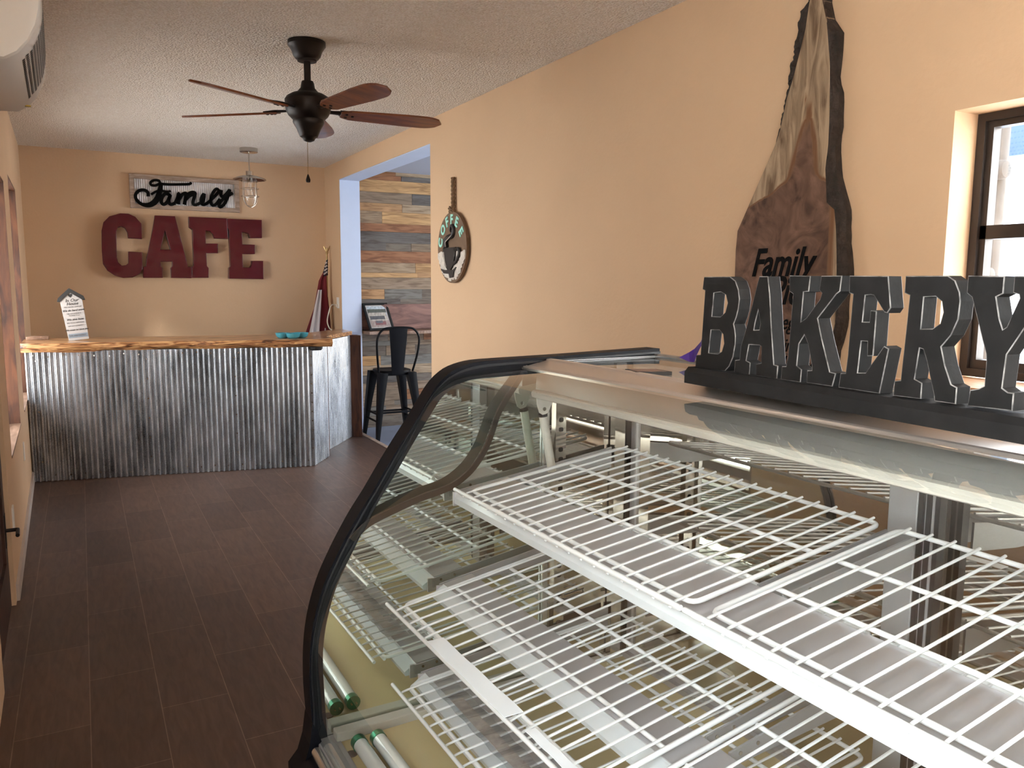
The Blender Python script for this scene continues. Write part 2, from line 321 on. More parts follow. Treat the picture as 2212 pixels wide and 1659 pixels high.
def tube(bm, pts, r, seg=8, closed=False, caps=True):
    pts = [Vector(p) for p in pts]; rs = r if isinstance(r, (list, tuple)) else [r]*len(pts)
    rings = []; x = None
    for i, p in enumerate(pts):
        a = pts[i-1] if (i or closed) else p; b = pts[(i+1) % len(pts)] if (i < len(pts)-1 or closed) else p
        d = (b-a).normalized()
        if x is None: x, y = orient(d)
        else:
            x = (x-d*x.dot(d)); x = x.normalized() if x.length > 1e-6 else orient(d)[0]; y = d.cross(x)
        rings.append([bm.verts.new(p+(x*cos(t)+y*sin(t))*rs[i]) for t in [2*pi*k/seg for k in range(seg)]])
    n = len(rings)
    for i in range(n if closed else n-1):
        A, B = rings[i], rings[(i+1) % n]
        for k in range(seg): bm.faces.new((A[k], A[(k+1) % seg], B[(k+1) % seg], B[k]))
    if caps and not closed: bm.faces.new(rings[0][::-1]); bm.faces.new(rings[-1])
    return bm
def lathe(bm, prof, c=(0, 0, 0), seg=32, cap=True):
    rings = [[bm.verts.new((c[0]+r*cos(2*pi*k/seg), c[1]+r*sin(2*pi*k/seg), c[2]+z)) for k in range(seg)] for r, z in prof]
    for A, B in zip(rings, rings[1:]):
        for k in range(seg): bm.faces.new((A[k], A[(k+1) % seg], B[(k+1) % seg], B[k]))
    if cap: bm.faces.new(rings[0][::-1]); bm.faces.new(rings[-1])
    return bm
def sweep(bm, prof, a0, a1, axis='y', closed=False):
    # prof: (x,z) points; swept along y from a0 to a1
    A = [bm.verts.new((p[0], a0, p[1])) for p in prof]; B = [bm.verts.new((p[0], a1, p[1])) for p in prof]
    n = len(prof)
    for i in range(n if closed else n-1):
        j = (i+1) % n; bm.faces.new((A[i], A[j], B[j], B[i]))
    if closed: bm.faces.new(A[::-1]); bm.faces.new(B)
    return bm
def prism(bm, poly, z0, z1):
    A = [bm.verts.new((p[0], p[1], z0)) for p in poly]; B = [bm.verts.new((p[0], p[1], z1)) for p in poly]; n = len(poly)
    for i in range(n): j = (i+1) % n; bm.faces.new((A[i], A[j], B[j], B[i]))
    bm.faces.new(A[::-1]); bm.faces.new(B); return bm
def curve_mesh(cu, mat4):
    o = bpy.data.objects.new('t', cu); COL.objects.link(o)
    dg = bpy.context.evaluated_depsgraph_get(); dg.update()
    me = bpy.data.meshes.new_from_object(o.evaluated_get(dg)); me.transform(mat4)
    bpy.data.objects.remove(o); bpy.data.curves.remove(cu); me.materials.clear(); return me
def frame(o, u, v):
    u, v = Vector(u).normalized(), Vector(v).normalized(); w = u.cross(v)
    return Matrix.Translation(o) @ Matrix((u, v, w)).transposed().to_4x4()
def flat_me(polys, depth, bevel, mat4, res=1):
    cu = bpy.data.curves.new('c', 'CURVE'); cu.dimensions = '2D'; cu.fill_mode = 'BOTH'
    cu.extrude = max(depth/2-bevel, 0); cu.bevel_depth = bevel; cu.bevel_resolution = res; cu.offset = -bevel
    for P in polys:
        s = cu.splines.new('POLY'); s.points.add(len(P)-1); s.use_cyclic_u = True
        for i, p in enumerate(P): s.points[i].co = (p[0], p[1], 0, 1)
    return curve_mesh(cu, mat4 @ Matrix.Translation((0, 0, depth/2)))
def flat(name, polys, depth, bevel, mat4, mat, parent=None):
    me = flat_me(polys, depth, bevel, mat4)
    for f in me.polygons: f.use_smooth = False
    return link(name, me, mat, parent)
def text(name, body, size, mat4, mat, parent, depth=.001, shear=0, off=0, align='CENTER', sx=1):
    cu = bpy.data.curves.new('t', 'FONT'); cu.body = body; cu.size = size; cu.extrude = depth/2; cu.shear = shear; cu.offset = off
    cu.align_x = align; cu.align_y = 'CENTER'; cu.resolution_u = 3
    return link(name, curve_mesh(cu, mat4 @ Matrix.Diagonal((sx, 1, 1, 1)) @ Matrix.Translation((0, 0, depth/2))), mat, parent)
def smooth_pts(P, k=4):
    out = []; n = len(P); P = [Vector(p) for p in P]
    for i in range(n-1):
        a, b, c, d = P[max(i-1, 0)], P[i], P[i+1], P[min(i+2, n-1)]
        for j in range(k):
            t = j/k; out.append(.5*((2*b)+(c-a)*t+(2*a-5*b+4*c-d)*t*t+(3*b-a-3*c+d)*t**3))
    out.append(P[-1]); return out
def empty(name, loc, label, cat, group=None, rz=0):
    o = bpy.data.objects.new(name, None); COL.objects.link(o); o.location = loc; o.rotation_euler = (0, 0, rz); o.empty_display_size = .05
    return tag(o, label, cat, group)
BASE = {}
def keep(o, root):
    # part meshes are written in the coordinates in which the thing stands; the root's own placement is cancelled once
    o.parent = root; o.matrix_parent_inverse = BASE.get(root.name, Matrix.LocRotScale(root.location, root.rotation_euler, None)).inverted()
    return o
def copy_tree(root, loc, label=None, group=None):
    r = root.copy(); COL.objects.link(r); r.location = loc
    if label: r['label'] = label
    if group: r['group'] = group
    def adopt(src, par):
        c = src.copy(); COL.objects.link(c); mi = src.matrix_parent_inverse.copy(); c.parent = par; c.matrix_parent_inverse = mi; return c
    for ch in list(root.children):
        c = adopt(ch, r)
        for g in list(ch.children): adopt(g, c)
    return r

# ================================================================== ROOM SHELL
RW, BY, CZ, Y0 = 2.49, 9.09, 2.86, -2.3
LX = lambda y: -.36-(y-4.5)*.019
def wall_plane(name, holes, a0, a1, z0, z1, place, thick, mat):
    # wall slab with rectangular holes: cut into cells on a grid, one mesh
    us = sorted({a0, a1, *[h[0] for h in holes], *[h[1] for h in holes]}); vs = sorted({z0, z1, *[h[2] for h in holes], *[h[3] for h in holes]})
    solid = lambda u, v: not any(h[0] < u < h[1] and h[2] < v < h[3] for h in holes)
    bm = NB(); vd = {}
    def V(u, v, w):
        k = (round(u, 5), round(v, 5), w)
        if k not in vd: vd[k] = bm.verts.new(place(u, v, w))
        return vd[k]
    g = {(i, j): solid((us[i]+us[i+1])/2, (vs[j]+vs[j+1])/2) for i in range(len(us)-1) for j in range(len(vs)-1)}
    for (i, j), s in g.items():
        if not s: continue
        a, b, c, d = us[i], us[i+1], vs[j], vs[j+1]
        for w in (0, thick): bm.faces.new((V(a, c, w), V(b, c, w), V(b, d, w), V(a, d, w)))
        for (di, dj, e) in ((-1, 0, ((a, c), (a, d))), (1, 0, ((b, c), (b, d))), (0, -1, ((a, c), (b, c))), (0, 1, ((a, d), (b, d)))):
            if not g.get((i+di, j+dj), False):
                (p, q), (r, t) = e; bm.faces.new((V(p, q, 0), V(r, t, 0), V(r, t, thick), V(p, q, thick)))
    return struct(name, bm, mat)
W1 = (4.90, 6.03, .645, 2.20); W2 = (6.62, 7.70, .645, 2.31); DR = (3.48, 4.44, 0, 2.10); W6 = (-2.1, .6, .60, 2.65)
WR = (-1.2, 1.645, 1.27, 2.137); OP = (5.995, 8.52, -.06, 2.675)
wall_plane('wall_left', [W1, W2, DR, W6], Y0, BY+.2, 0, CZ, lambda u, v, w: (LX(u)-w, u, v), .2, 'wall')
wall_plane('wall_right', [WR, OP], Y0, BY+.2, -.06, CZ, lambda u, v, w: (RW+w, u, v), .22, 'wall')
bm = NB(); box(bm, -.65, RW, BY, BY+.2, 0, CZ); struct('wall_back', bm, 'wall')
wall_plane('wall_front', [], -.5, RW+.22, 0, CZ, lambda u, v, w: (u, Y0-w, v), .2, 'wall')
bm = NB(); box(bm, -.7, RW+.03, Y0, BY, -.06, 0); struct('floor', bm, 'floor')
bm = NB(); box(bm, -.7, RW+.22, Y0-.2, BY+.2, CZ, CZ+.1); struct('ceiling', bm, 'ceiling')
# painted jamb liner of the opening (pale blue) : far jamb and soffit
bm = NB(); box(bm, RW+.004, RW+.222, 8.512, 8.519, -.05, 2.668); box(bm, RW+.004, RW+.222, 5.996, 6.003, -.05, 2.668); struct('trim_1', bm, 'bluewhite')
bm = NB(); box(bm, RW+.004, RW+.222, 5.996, 8.52, 2.667, 2.674); struct('trim_2', bm, 'bluewhite')
bm = NB(); box(bm, 2.515, 2.56, 6.0, 8.512, -.03, .006, bev=.003); struct('trim_3', bm, 'rawframe')
# neighbouring room
bm = NB(); box(bm, RW+.06, 6.6, 3.4, 8.7, -.10, -.05); box(bm, 2.52, 2.72, 6.0, 8.51, -.08, -.045); struct('floor_1', bm, 'bluefloor')
bm = NB(); box(bm, RW+.22, 6.6, 3.4, 8.8, 2.80, 2.9); struct('ceiling_1', bm, 'greypaint')
wall_plane('wall_room_right', [(4.2, 7.9, .7, 2.4)], 3.4, 8.8, -.05, 2.8, lambda u, v, w: (6.4+w, u, v), .15, 'bluewhite')
wall_plane('wall_room_front', [], RW+.22, 6.4, -.05, 2.8, lambda u, v, w: (u, 3.4-w, v), .15, 'bluewhite')
portal('portal_room', (6.38, 6.05, 1.55), (-1, 0, 0), 3.7, 1.7)
portal('portal_left_1', (LX(5.46)-.02, 5.465, 1.42), (1, 0, 0), 1.13, 1.56)
portal('portal_left_2', (LX(7.16)-.02, 7.16, 1.48), (1, 0, 0), 1.08, 1.67)
portal('portal_left_3', (LX(-.75)-.02, -.75, 1.625), (1, 0, 0), 2.7, 2.05)
portal('portal_right', (RW+.1, .22, 1.70), (-1, 0, 0), 2.85, .87)
# pallet board wall
bm = NB(); rnd = random.Random(5); z = -.05; PY = 8.62
while z < 2.80:
    h = rnd.choice((.055, .09, .11, .12, .13)); h = min(h, 2.80-z); x = 2.72-rnd.random()*.5
    while x < 6.38:
        L = rnd.uniform(.3, 1.2); a, b = max(x, 2.722), min(x+L, 6.38)
        if b-a > .02:
            d = rnd.uniform(0, .008); box(bm, a+.001, b-.001, PY-.018-d, PY, z+.0012, z+h-.0012)
        x += L
    z += h
struct('wall_room_back', bm, 'pallet')
bm = NB(); box(bm, 2.71, 6.4, PY, PY+.1, -.05, 2.8); struct('wall_room_back_lining', bm, 'slot')

# baseboard and left-wall details
def lbox(bm, y0, y1, z0, z1, d0, d1, bev=0):
    n = len(bm.verts); box(bm, 0, 1, y0, y1, z0, z1)
    bm.verts.ensure_lookup_table()
    for v in bm.verts[n:]: v.co.x = LX(v.co.y)+(d1 if v.co.x > .5 else d0)
bm = NB(); lbox(bm, 4.50, 7.19, 0, .085, 0, .014); struct('baseboard_left', bm, 'base')
bm = NB(); box(bm, RW-.014, RW, -2.2, 5.98, 0, .085); struct('baseboard_right', bm, 'base')
# timber-lined windows in the left wall; W6 is unseen, added to light the case
for k, (w, nm) in enumerate(((W1, 'window_1'), (W2, 'window_2'), (W6, 'added_window'))):
    a, b, c, d = w
    bm = NB(); lbox(bm, b-.012, b, c, d, -.19, 0); lbox(bm, a, a+.012, c, d, -.19, 0); lbox(bm, a, b, d-.012, d, -.19, 0)
    o = struct(nm, bm, 'redwood')
    bm = NB(); lbox(bm, a, b, c, c+.014, -.19, .003); fin('window_sill', bm, 'redwoodY', parent=o)
    bm = NB()
    for (p, q, r, s) in ((a+.012, b-.012, c+.014, c+.06), (a+.012, b-.012, d-.06, d-.012), (a+.012, a+.055, c+.06, d-.06), (b-.055, b-.012, c+.06, d-.06), ((a+b)/2-.02, (a+b)/2+.02, c+.06, d-.06)):
        lbox(bm, p, q, r, s, -.185, -.15)
    fin('window_frame', bm, 'darkdoor', parent=o)
    bm = NB(); lbox(bm, a+.05, b-.05, c+.05, d-.05, -.170, -.168); fin('window_pane', bm, 'winglass', parent=o)
# door in the left wall: dark stiles around a glazed panel
bm = NB(); a, b, d = DR[0], DR[1], DR[3]
for (p, q, r, s, u, v) in ((a, a+.03, 0, d, -.2, -.022), (b-.03, b, 0, d, -.2, -.022), (a, b, d-.03, d, -.2, -.022)): lbox(bm, p, q, r, s, u, v)
do = struct('door_1', bm, 'darkdoor')
bm = NB()
lbox(bm, a+.02, b-.02, .01, d-.01, -.07, -.03)
for (p, q, r, s) in ((a+.02, a+.14, .01, d-.01), (b-.14, b-.02, .01, d-.01), (a+.14, b-.14, .01, .26), (a+.14, b-.14, d-.14, d-.01), (a+.14, b-.14, 1.0, 1.12)): lbox(bm, p, q, r, s, -.03, -.018)
fin('door_leaf', bm, 'darkdoor', parent=do)
bm = NB(); lbox(bm, b-.10, b-.05, .32, .48, -.025, -.015); tube(bm, [(LX(b)-.02, b-.075, .40), (LX(b)+.035, b-.075, .40), (LX(b)+.04, b-.18, .40)], .009); fin('door_handle', bm, 'bronze', parent=do)
# windows: right wall, bronze aluminium, and front wall
def window(nm, mk_box, a, b, c, d, bars_v, bars_h, fw, mat='bronzeframe'):
    bm = NB()
    for q in ((a, a+fw, c, d), (b-fw, b, c, d), (a+fw, b-fw, c, c+fw), (a+fw, b-fw, d-fw, d)): mk_box(bm, *q, 0)
    o = struct(nm, bm, mat); bm = NB()
    for v in bars_v: mk_box(bm, v-.02, v+.02, c+fw, d-fw, 1)
    for h in bars_h: mk_box(bm, a+fw, b-fw, h-.022, h+.022, 1)
    for q in ((a+fw, a+fw+.020, c+fw, d-fw), (b-fw-.020, b-fw, c+fw, d-fw), (a+fw+.020, b-fw-.020, c+fw, c+fw+.03), (a+fw+.020, b-fw-.020, d-fw-.02, d-fw)): mk_box(bm, *q, 1)
    fin('window_sash', bm, mat, parent=o)
    bm = NB(); mk_box(bm, a+fw, b-fw, c+fw, d-fw, 2); fin('window_pane', bm, 'winglass', parent=o); return o
window('window_3', lambda bm, y0, y1, z0, z1, m: box(bm, *((RW+.12, RW+.19), (RW+.135, RW+.175), (RW+.155, RW+.158))[m], y0, y1, z0, z1), WR[0], WR[1]-.002, WR[2]+.012, WR[3], (.25,), (1.757,), .026)
window('window_4', lambda bm, y0, y1, z0, z1, m: box(bm, *((6.44, 6.52), (6.46, 6.5), (6.48, 6.483))[m], y0, y1, z0, z1), 4.2, 7.9, .7, 2.4, (5.4, 6.7), (), .05)
bm = NB(); box(bm, RW-.15, RW+.125, -1.18, 1.70, 1.252, 1.279, bev=.004)
for v in bm.verts:
    if v.co.x > RW-.001 and v.co.y > 1.64: v.co.y = 1.642
struct('window_sill_right', bm, 'sillwood')
bpy.data.objects['window_sill_right'].name = 'trim_4'

# ================================================================== OUTSIDE, seen through the right window, then unseen light blockers
bm = NB(); box(bm, 3.2, 40, -25, 30, -.4, -.3); box(bm, -40, -.9, -25, 30, -.4, -.3); box(bm, -.9, 3.2, -25, -2.7, -.4, -.3)
o = fin('ground', bm, 'snow'); o['kind'] = 'structure'
fr = empty('log_frame', (4.4, 2.65, -.3), 'grey peeled log porch frame standing outside the window behind the letter Y', 'log frame')
bm = NB(); tube(bm, [(4.42, 2.655, -.3), (4.42, 2.655, 2.9)], .05, 12); fin('post', bm, 'log', parent=fr, smooth=True)
for zz, y1, rr in ((2.20, 2.56, .052), (1.64, 2.60, .05), (2.42, 2.67, .05)):
    bm = NB(); pr = [(4.36, 3.6, zz), (4.36, y1+.03, zz), (4.36, y1+.008, zz), (4.36, y1, zz)]; tube(bm, pr, [rr, rr, rr*.85, rr*.5], 14); fin('rail', bm, 'log', parent=fr, smooth=True)
bm = NB(); prism(bm, [(4.50, 2.72), (4.56, 2.72), (4.56, 3.9), (4.50, 3.9)], 1.3, 1.92); prism(bm, [(4.58, 2.60), (4.6, 2.60), (4.6, 3.9), (4.58, 3.9)], 2.3, 3.4)
tag(fin('sign_board', bm, 'bluepanel'), 'blue board outside behind the grey log frame', 'board')
for n_, (tx, ty, th) in enumerate(((10.5, 5.1, 2.0), (13, 5.6, 2.3), (12, 6.6, 2.1))):
    t = empty('bare_shrub', (tx, ty, -.3), ['bare grey shrub outside seen through the letter Y', 'taller bare shrub further out behind the others', 'bare shrub outside nearest the log frame'][n_], 'shrub')
    rr = random.Random(n_); bm = NB()
    for k in range(38):
        a = rr.random()*2*pi; p = Vector((tx, ty, -.3)); d = Vector((cos(a)*.35, sin(a)*.35, 1)); pts = [p.copy()]
        for j in range(6):
            d += Vector((rr.uniform(-.3, .3), rr.uniform(-.3, .3), rr.uniform(-.1, .1))); p = p+d.normalized()*th/6*rr.uniform(.6, 1.1); pts.append(p.copy())
        tube(bm, pts, [.016, .014, .012, .010, .008, .006, .004], 4)
    fin('branches', bm, 'twig', parent=t)

bm = NB(); box(bm, -9, -4.6, -12, -1.6, -.3, 5.2); o = fin('sun_blocker', bm, simple('sun_blocker_pale', (.85, .83, .80), .8)); tag(o, 'unseen pale block added outside to keep low sun off the display case', 'sun blocker')  # unseen block, added to keep direct sun off the display case
bm = NB(); box(bm, -4.2, -.60, 3.0, 10, -.3, -.08); o = fin('added_bounce_slab', bm, 'bounceslab'); o['kind'] = 'structure'  # unseen slab, added to cut ground bounce onto the rear ceiling
bm = NB(); box(bm, -1.45, -.62, 4.6, 9.4, 2.36, 2.42); o = fin('added_sun_shade', bm, 'darkdoor'); o['kind'] = 'structure'  # unseen overhang, added to keep a sun patch off the back wall
# ================================================================== BAR COUNTER
A_, B_, C_ = (-.405, 7.205), (1.715, 6.775), (1.925, 7.085)
ct = empty('bar_counter', (.75, 7.3, 0), 'bar counter clad in corrugated galvanised steel with a live edge wooden top', 'counter')
def corrugated(p, q, z0, z1, pitch, amp, seg=6):
    bm = NB(); p = Vector((*p, 0)); q = Vector((*q, 0)); L = (q-p).length; d = (q-p)/L; n = Vector((d.y, -d.x, 0))
    m = int(L/pitch*seg); prev = None
    for i in range(m+1):
        s = L*i/m; o = p+d*s+n*amp*(1+sin(2*pi*s/pitch))
        a = bm.verts.new((o.x, o.y, z0)); b = bm.verts.new((o.x, o.y, z1))
        if prev: bm.faces.new((prev[0], a, b, prev[1]))
        prev = (a, b)
    return bm
fin('front_cladding', corrugated(A_, B_, .003, 1.035, .0415, .0105), 'galv', parent=ct, smooth=60)
fin('end_cladding', corrugated(B_, C_, .003, 1.035, .0415, .0035), 'galv', parent=ct, smooth=60)
bm = NB(); prism(bm, [(-.40, 7.215), (1.71, 6.79), (1.915, 7.09), (1.915, 7.12), (1.60, 7.42), (-.40, 7.62)], 0, 1.03); fin('carcass', bm, 'darkdoor', parent=ct)
bm = NB()
d = Vector((B_[0]-A_[0], B_[1]-A_[1], 0)); n_ = Vector((d.y, -d.x, 0)).normalized()
scr0 = []
def screw(bm, p, n):
    if not scr0: scr0.append((fin('screw', tube(NB(), [p+n*.010, p+n*.019], .0065, 8), 'nickel', parent=ct, smooth=True), p.copy()))
    else:
        s0, p0 = scr0[0]; c = s0.copy(); COL.objects.link(c); c.parent = ct; c.matrix_parent_inverse = s0.matrix_parent_inverse; c.location = p-p0
rr = random.Random(3)
for zz in (.05, 1.0):
    for k in range(20): screw(bm, Vector((*A_, zz+rr.uniform(-.01, .01)))+d*((k+.5)/20), n_)
for f, m in ((.035, 3), (.40, 6), (.71, 6), (.995, 11)):
    for k in range(m): screw(bm, Vector((*A_, .16+.8*k/(m-1)))+d*f, n_)
bm.free()
# live-edge top: front edge wanders
bm = NB(); rr = random.Random(11); fr_ = []; m = 60
for i in range(m+1):
    t = i/m; x = -.428+t*(1.89+.428); y = 7.165+(6.745-7.165)*t - .018*sin(t*9+1)-.012*sin(t*23)-.006*rr.random(); fr_.append((x, y))
back = [(1.93, 6.90), (1.90, 7.12), (1.72, 7.52), (-.43, 7.76)]
zt, zb = 1.10, 1.036
top = [bm.verts.new((x, y+.004, zt)) for x, y in fr_]+[bm.verts.new((x, y, zt)) for x, y in back]
mid = [bm.verts.new((x, y-.010-.008*rr.random(), (zt+zb)/2+.006*sin(i*.7))) for i, (x, y) in enumerate(fr_)]+[bm.verts.new((x, y, (zt+zb)/2)) for x, y in back]
bot = [bm.verts.new((x, y+.012, zb+.004*sin(i*.5)-(.008 if i < 15 else 0))) for i, (x, y) in enumerate(fr_)]+[bm.verts.new((x, y, zb)) for x, y in back]
bm.faces.new(top); bm.faces.new(bot[::-1]); n = len(top)
for r0, r1 in ((bot, mid), (mid, top)):
    for i in range(n): j = (i+1) % n; bm.faces.new((r0[i], r0[j], r1[j], r1[i]))
fin('worktop', bm, 'slabtop', parent=ct, smooth=50)
# return panel toward the right wall
rc = empty('counter_return', (2.2, 7.64, 0), 'short corrugated return panel ending in a brown wooden post beside the opening', 'counter')
fin('cladding', corrugated((2.0, 7.36), (2.385, 7.905), .003, 1.045, .0415, .004), 'galv', parent=rc, smooth=60)
bm = NB(); prism(bm, [(2.005, 7.375), (2.385, 7.92), (2.33, 7.96), (1.95, 7.42)], 0, 1.045); fin('backing', bm, 'redwood', parent=rc)
bm = NB(); prism(bm, [(2.386, 7.905), (2.484, 7.845), (2.484, 7.98), (2.43, 8.02)], 0, 1.05); fin('post', bm, 'redwood', parent=rc)
bm = NB(); tube(bm, [(1.955, 7.19, 0), (1.955, 7.19, 1.04)], .006, 4); tube(bm, [(2.0, 7.352, 0), (2.0, 7.352, 1.04)], .007, 4); fin('corner_strip', bm, 'redwood', parent=rc)
bm = NB(); prism(bm, [(1.905, 7.15), (1.935, 7.12), (2.02, 7.32), (2.40, 7.86), (2.40, 8.3), (1.75, 7.55)], 1.058, 1.095); fin('worktop', bm, 'slabtop', parent=rc)
bm = NB(); lathe(bm, [(.012, 0), (.05, .0), (.06, .012), (.06, .03)], (1.75, 6.795, 1.005), 24); fin('mounting_disc', bm, 'slot', parent=ct)

# ================================================================== WALL SIGNS, BACK WALL
fm = empty('wall_sign', (1.02, 9.06, 2.32), 'framed corrugated tin sign with black script reading Family, above the red letters', 'sign')
x0, x1, z0, z1 = .493, 1.554, 2.319, 2.657
for (a, b, c, d_) in ((x0, x1, z1-.045, z1), (x0, x1, z0, z0+.045), (x0, x0+.045, z0+.045, z1-.045), (x1-.045, x1, z0+.045, z1-.045)):
    bm = NB(); box(bm, a, b, 9.045, 9.088, c, d_, bev=.003); fin('frame_rail', bm, 'rawframe', parent=fm)
bm = NB(); m = 300; prev = None
for i in range(m+1):
    x = x0+.045+(x1-x0-.09)*i/m; y = 9.066-.004*sin(i/m*2*pi*48)
    a = bm.verts.new((x, y, z0+.045)); b = bm.verts.new((x, y, z1-.045))
    if prev: bm.faces.new((prev[0], a, b, prev[1]))
    prev = (a, b)
fin('tin_panel', bm, simple('bright_corrugated_tin', (.80, .79, .80), .30, metal=.75, var=.35, scale=9), parent=fm, smooth=60)
ST = [[[785,2564],[769,2601],[727,2605],[689,2580],[697,2555],[735,2553],[778,2571],[857,2571],[965,2578],[1056,2587],[1077,2605]],[[790,2583],[772,2503],[747,2426],[706,2375],[656,2352],[600,2358],[557,2393],[543,2441],[572,2487],[621,2501],[658,2481],[661,2440]],[[689,2460],[740,2495],[783,2504],[839,2498],[877,2505]],[[870,2463],[827,2476],[794,2440],[781,2390],[805,2367],[842,2401],[872,2471],[853,2409],[869,2370],[913,2386]],[[913,2386],[938,2437],[952,2487],[950,2437],[942,2376]],[[951,2422],[982,2473],[1015,2491],[1022,2472],[1001,2375]],[[1012,2422],[1051,2477],[1100,2495],[1106,2469],[1085,2398],[1110,2378],[1159,2402]],[[1200,2501],[1178,2434],[1177,2388],[1206,2389],[1241,2414]],[[1241,2414],[1307,2480],[1346,2533],[1321,2553],[1286,2510],[1262,2439],[1274,2385],[1312,2395],[1355,2452]],[[1374,2546],[1365,2499],[1386,2475],[1430,2518],[1458,2551],[1436,2480],[1395,2399],[1352,2367],[1346,2400],[1389,2454],[1487,2522]]]
RAD = [.0135, .017, .012, .0175, .018, .018, .017, .017, .016, .0165]
bm = NB()
for s, r in zip(ST, RAD):
    P = smooth_pts([(x/1000, 0, z/1000) for x, z in s], 5)
    rs = [r]*len(P)
    if r == .017: rs = [.017+.013*max(0, sin(pi*min(1, i/len(P)*2.2))) if i/len(P) < .45 else .0165 for i in range(len(P))]
    n0 = len(bm.verts); tube(bm, P, rs, 10); bm.verts.ensure_lookup_table()
    for v in bm.verts[n0:]: v.co.y = 9.045+max(-.008, min(.012, v.co.y))
fin('script_lettering', bm, 'blackscript', parent=fm)
CF = {"C":[[[394,2255],[469,2254],[529,2228],[583,2160],[580,2009],[454,2013],[449,2071],[428,2112],[399,2127],[364,2114],[351,2076],[342,1819],[351,1770],[383,1737],[421,1742],[444,1763],[450,1878],[575,1875],[572,1706],[540,1655],[477,1621],[392,1616],[318,1636],[252,1685],[215,1751],[211,1883],[219,2080],[240,2162],[295,2222]]],"A":[[[712,2249],[901,2249],[1005,1738],[1040,1734],[1035,1617],[838,1620],[838,1718],[855,1740],[857,1787],[742,1785],[744,1738],[759,1717],[757,1619],[577,1617],[579,1727],[606,1736],[618,1825],[686,2113]],[[800,2101],[843,1907],[747,1904]]],"F":[[[1034,2250],[1411,2250],[1416,2036],[1281,2036],[1266,2083],[1234,2112],[1193,2113],[1191,1981],[1311,1982],[1309,1883],[1192,1881],[1193,1746],[1209,1724],[1205,1623],[1038,1622],[1043,1730],[1062,1748],[1065,2119],[1034,2144]]],"E":[[[1417,2246],[1771,2248],[1768,2056],[1640,2052],[1629,2096],[1599,2108],[1560,2111],[1560,1983],[1690,1982],[1689,1883],[1556,1880],[1560,1738],[1634,1737],[1653,1775],[1654,1809],[1773,1811],[1769,1614],[1411,1616],[1413,1731],[1431,1749],[1428,2124],[1416,2149]]]}
for k, lab in (('C', 'dented dark red metal letter C, first of the word CAFE on the back wall'), ('A', 'dented dark red metal letter A with bent crossbar, second letter of CAFE'), ('F', 'dark red metal letter F, third letter of CAFE'), ('E', 'dark red metal letter E, last of the word CAFE on the back wall')):
    o = flat('metal_letter', [[(x/1000, z/1000) for x, z in P] for P in CF[k]], .085, .004, frame((0, 9.086, 0), (1, 0, 0), (0, 0, 1)), 'maroon')
    tag(o, lab, 'letter', 'red CAFE letters on the back wall')

# house-shaped plaque on the counter
hx, hy, hz = -.035, 7.40, 1.101; tilt = -.115
hs = empty('house_plaque', (hx+.02, hy, hz), 'white house shaped plaque with a black roof and printed verses on the bar counter', 'plaque')
FR = Matrix.Translation((-.036, 7.40, 1.1)) @ Matrix.Rotation(-.105, 4, 'Y') @ Matrix.Rotation(radians(-7), 4, 'X') @ frame((0, 0, 0), (1, 0, 0), (0, 0, 1))
hw = .076
flat('board', [[(-hw+.01, .002), (hw+.004, .002), (hw+.004, .33), (0, .40), (-hw-.004, .33)]], .018, .001, FR, 'printwhite', hs)
flat('roof', [[(-hw-.024, .325), (-hw-.014, .352), (0, .425), (hw+.018, .352), (hw+.026, .322), (hw+.006, .322), (0, .390), (-hw-.006, .322)]], .032, .001, FR @ Matrix.Translation((0, 0, -.002)), 'ink', hs)
flat('grey_band', [[(-hw+.014, .022), (hw, .022), (hw, .055), (-hw+.014, .055)]], .0015, 0, FR @ Matrix.Translation((0, 0, .018)), 'slate', hs)
Z = Matrix.Translation((0, 0, .0185))
text('heart', '♥', .03, FR @ Z @ Matrix.Translation((0, .362, 0)), 'ink', hs)
for s, y, sz, it, mt in (('In Our', .325, .034, .3, 'ink'), ('House', .298, .032, .3, 'ink'), ('WE NEVER GIVE UP', .272, .0145, 0, 'greyink'), ('We do hard work', .244, .0215, .35, 'ink'), ('WE SAY PLEASE &', .217, .0135, 0, 'greyink'), ('THANK YOU', .202, .0135, 0, 'greyink'),
                    ('We give hugs', .170, .0225, .35, 'ink'), ('WE MAKE MISTAKES', .143, .0140, 0, 'greyink'), ("WE SAY I'M SORRY", .118, .0135, 0, 'greyink'), ('We mean it I love you', .086, .0185, .35, 'ink'), ('WE ARE FAMILY', .039, .0165, 0, 'greyink')):
    text('lettering', s, sz, FR @ Matrix.Translation((.004, 0, .0185 if y > .05 else .0200)) @ Matrix.Translation((0, y, 0)), mt, hs, shear=it, off=.0004 if it else 0)

# turquoise divided dish: three round bowls fused
dsh = empty('divided_dish', (1.545, 7.02, 1.1), 'turquoise glazed three bowl snack dish on the bar counter', 'dish')
for (dx, dy) in ((-.075, .02), (.0, -.035), (.08, .01)):
    bm = NB(); lathe(bm, [(.002, .004), (.032, .004), (.05, .02), (.061, .045), (.065, .046), (.055, .015), (.036, 0), (.002, 0)], (1.60+dx, 6.99+dy, 1.1), 28, cap=False); fin('bowl', bm, 'turq', parent=dsh, smooth=60)
bm = NB(); box(bm, -.41, -.25, 7.56, 7.66, 1.101, 1.128, bev=.003)
for v in bm.verts: v.co.y += .0
tag(fin('wood_block', bm, 'redwoodY'), 'small brown wooden block lying at the left end of the bar counter', 'block')

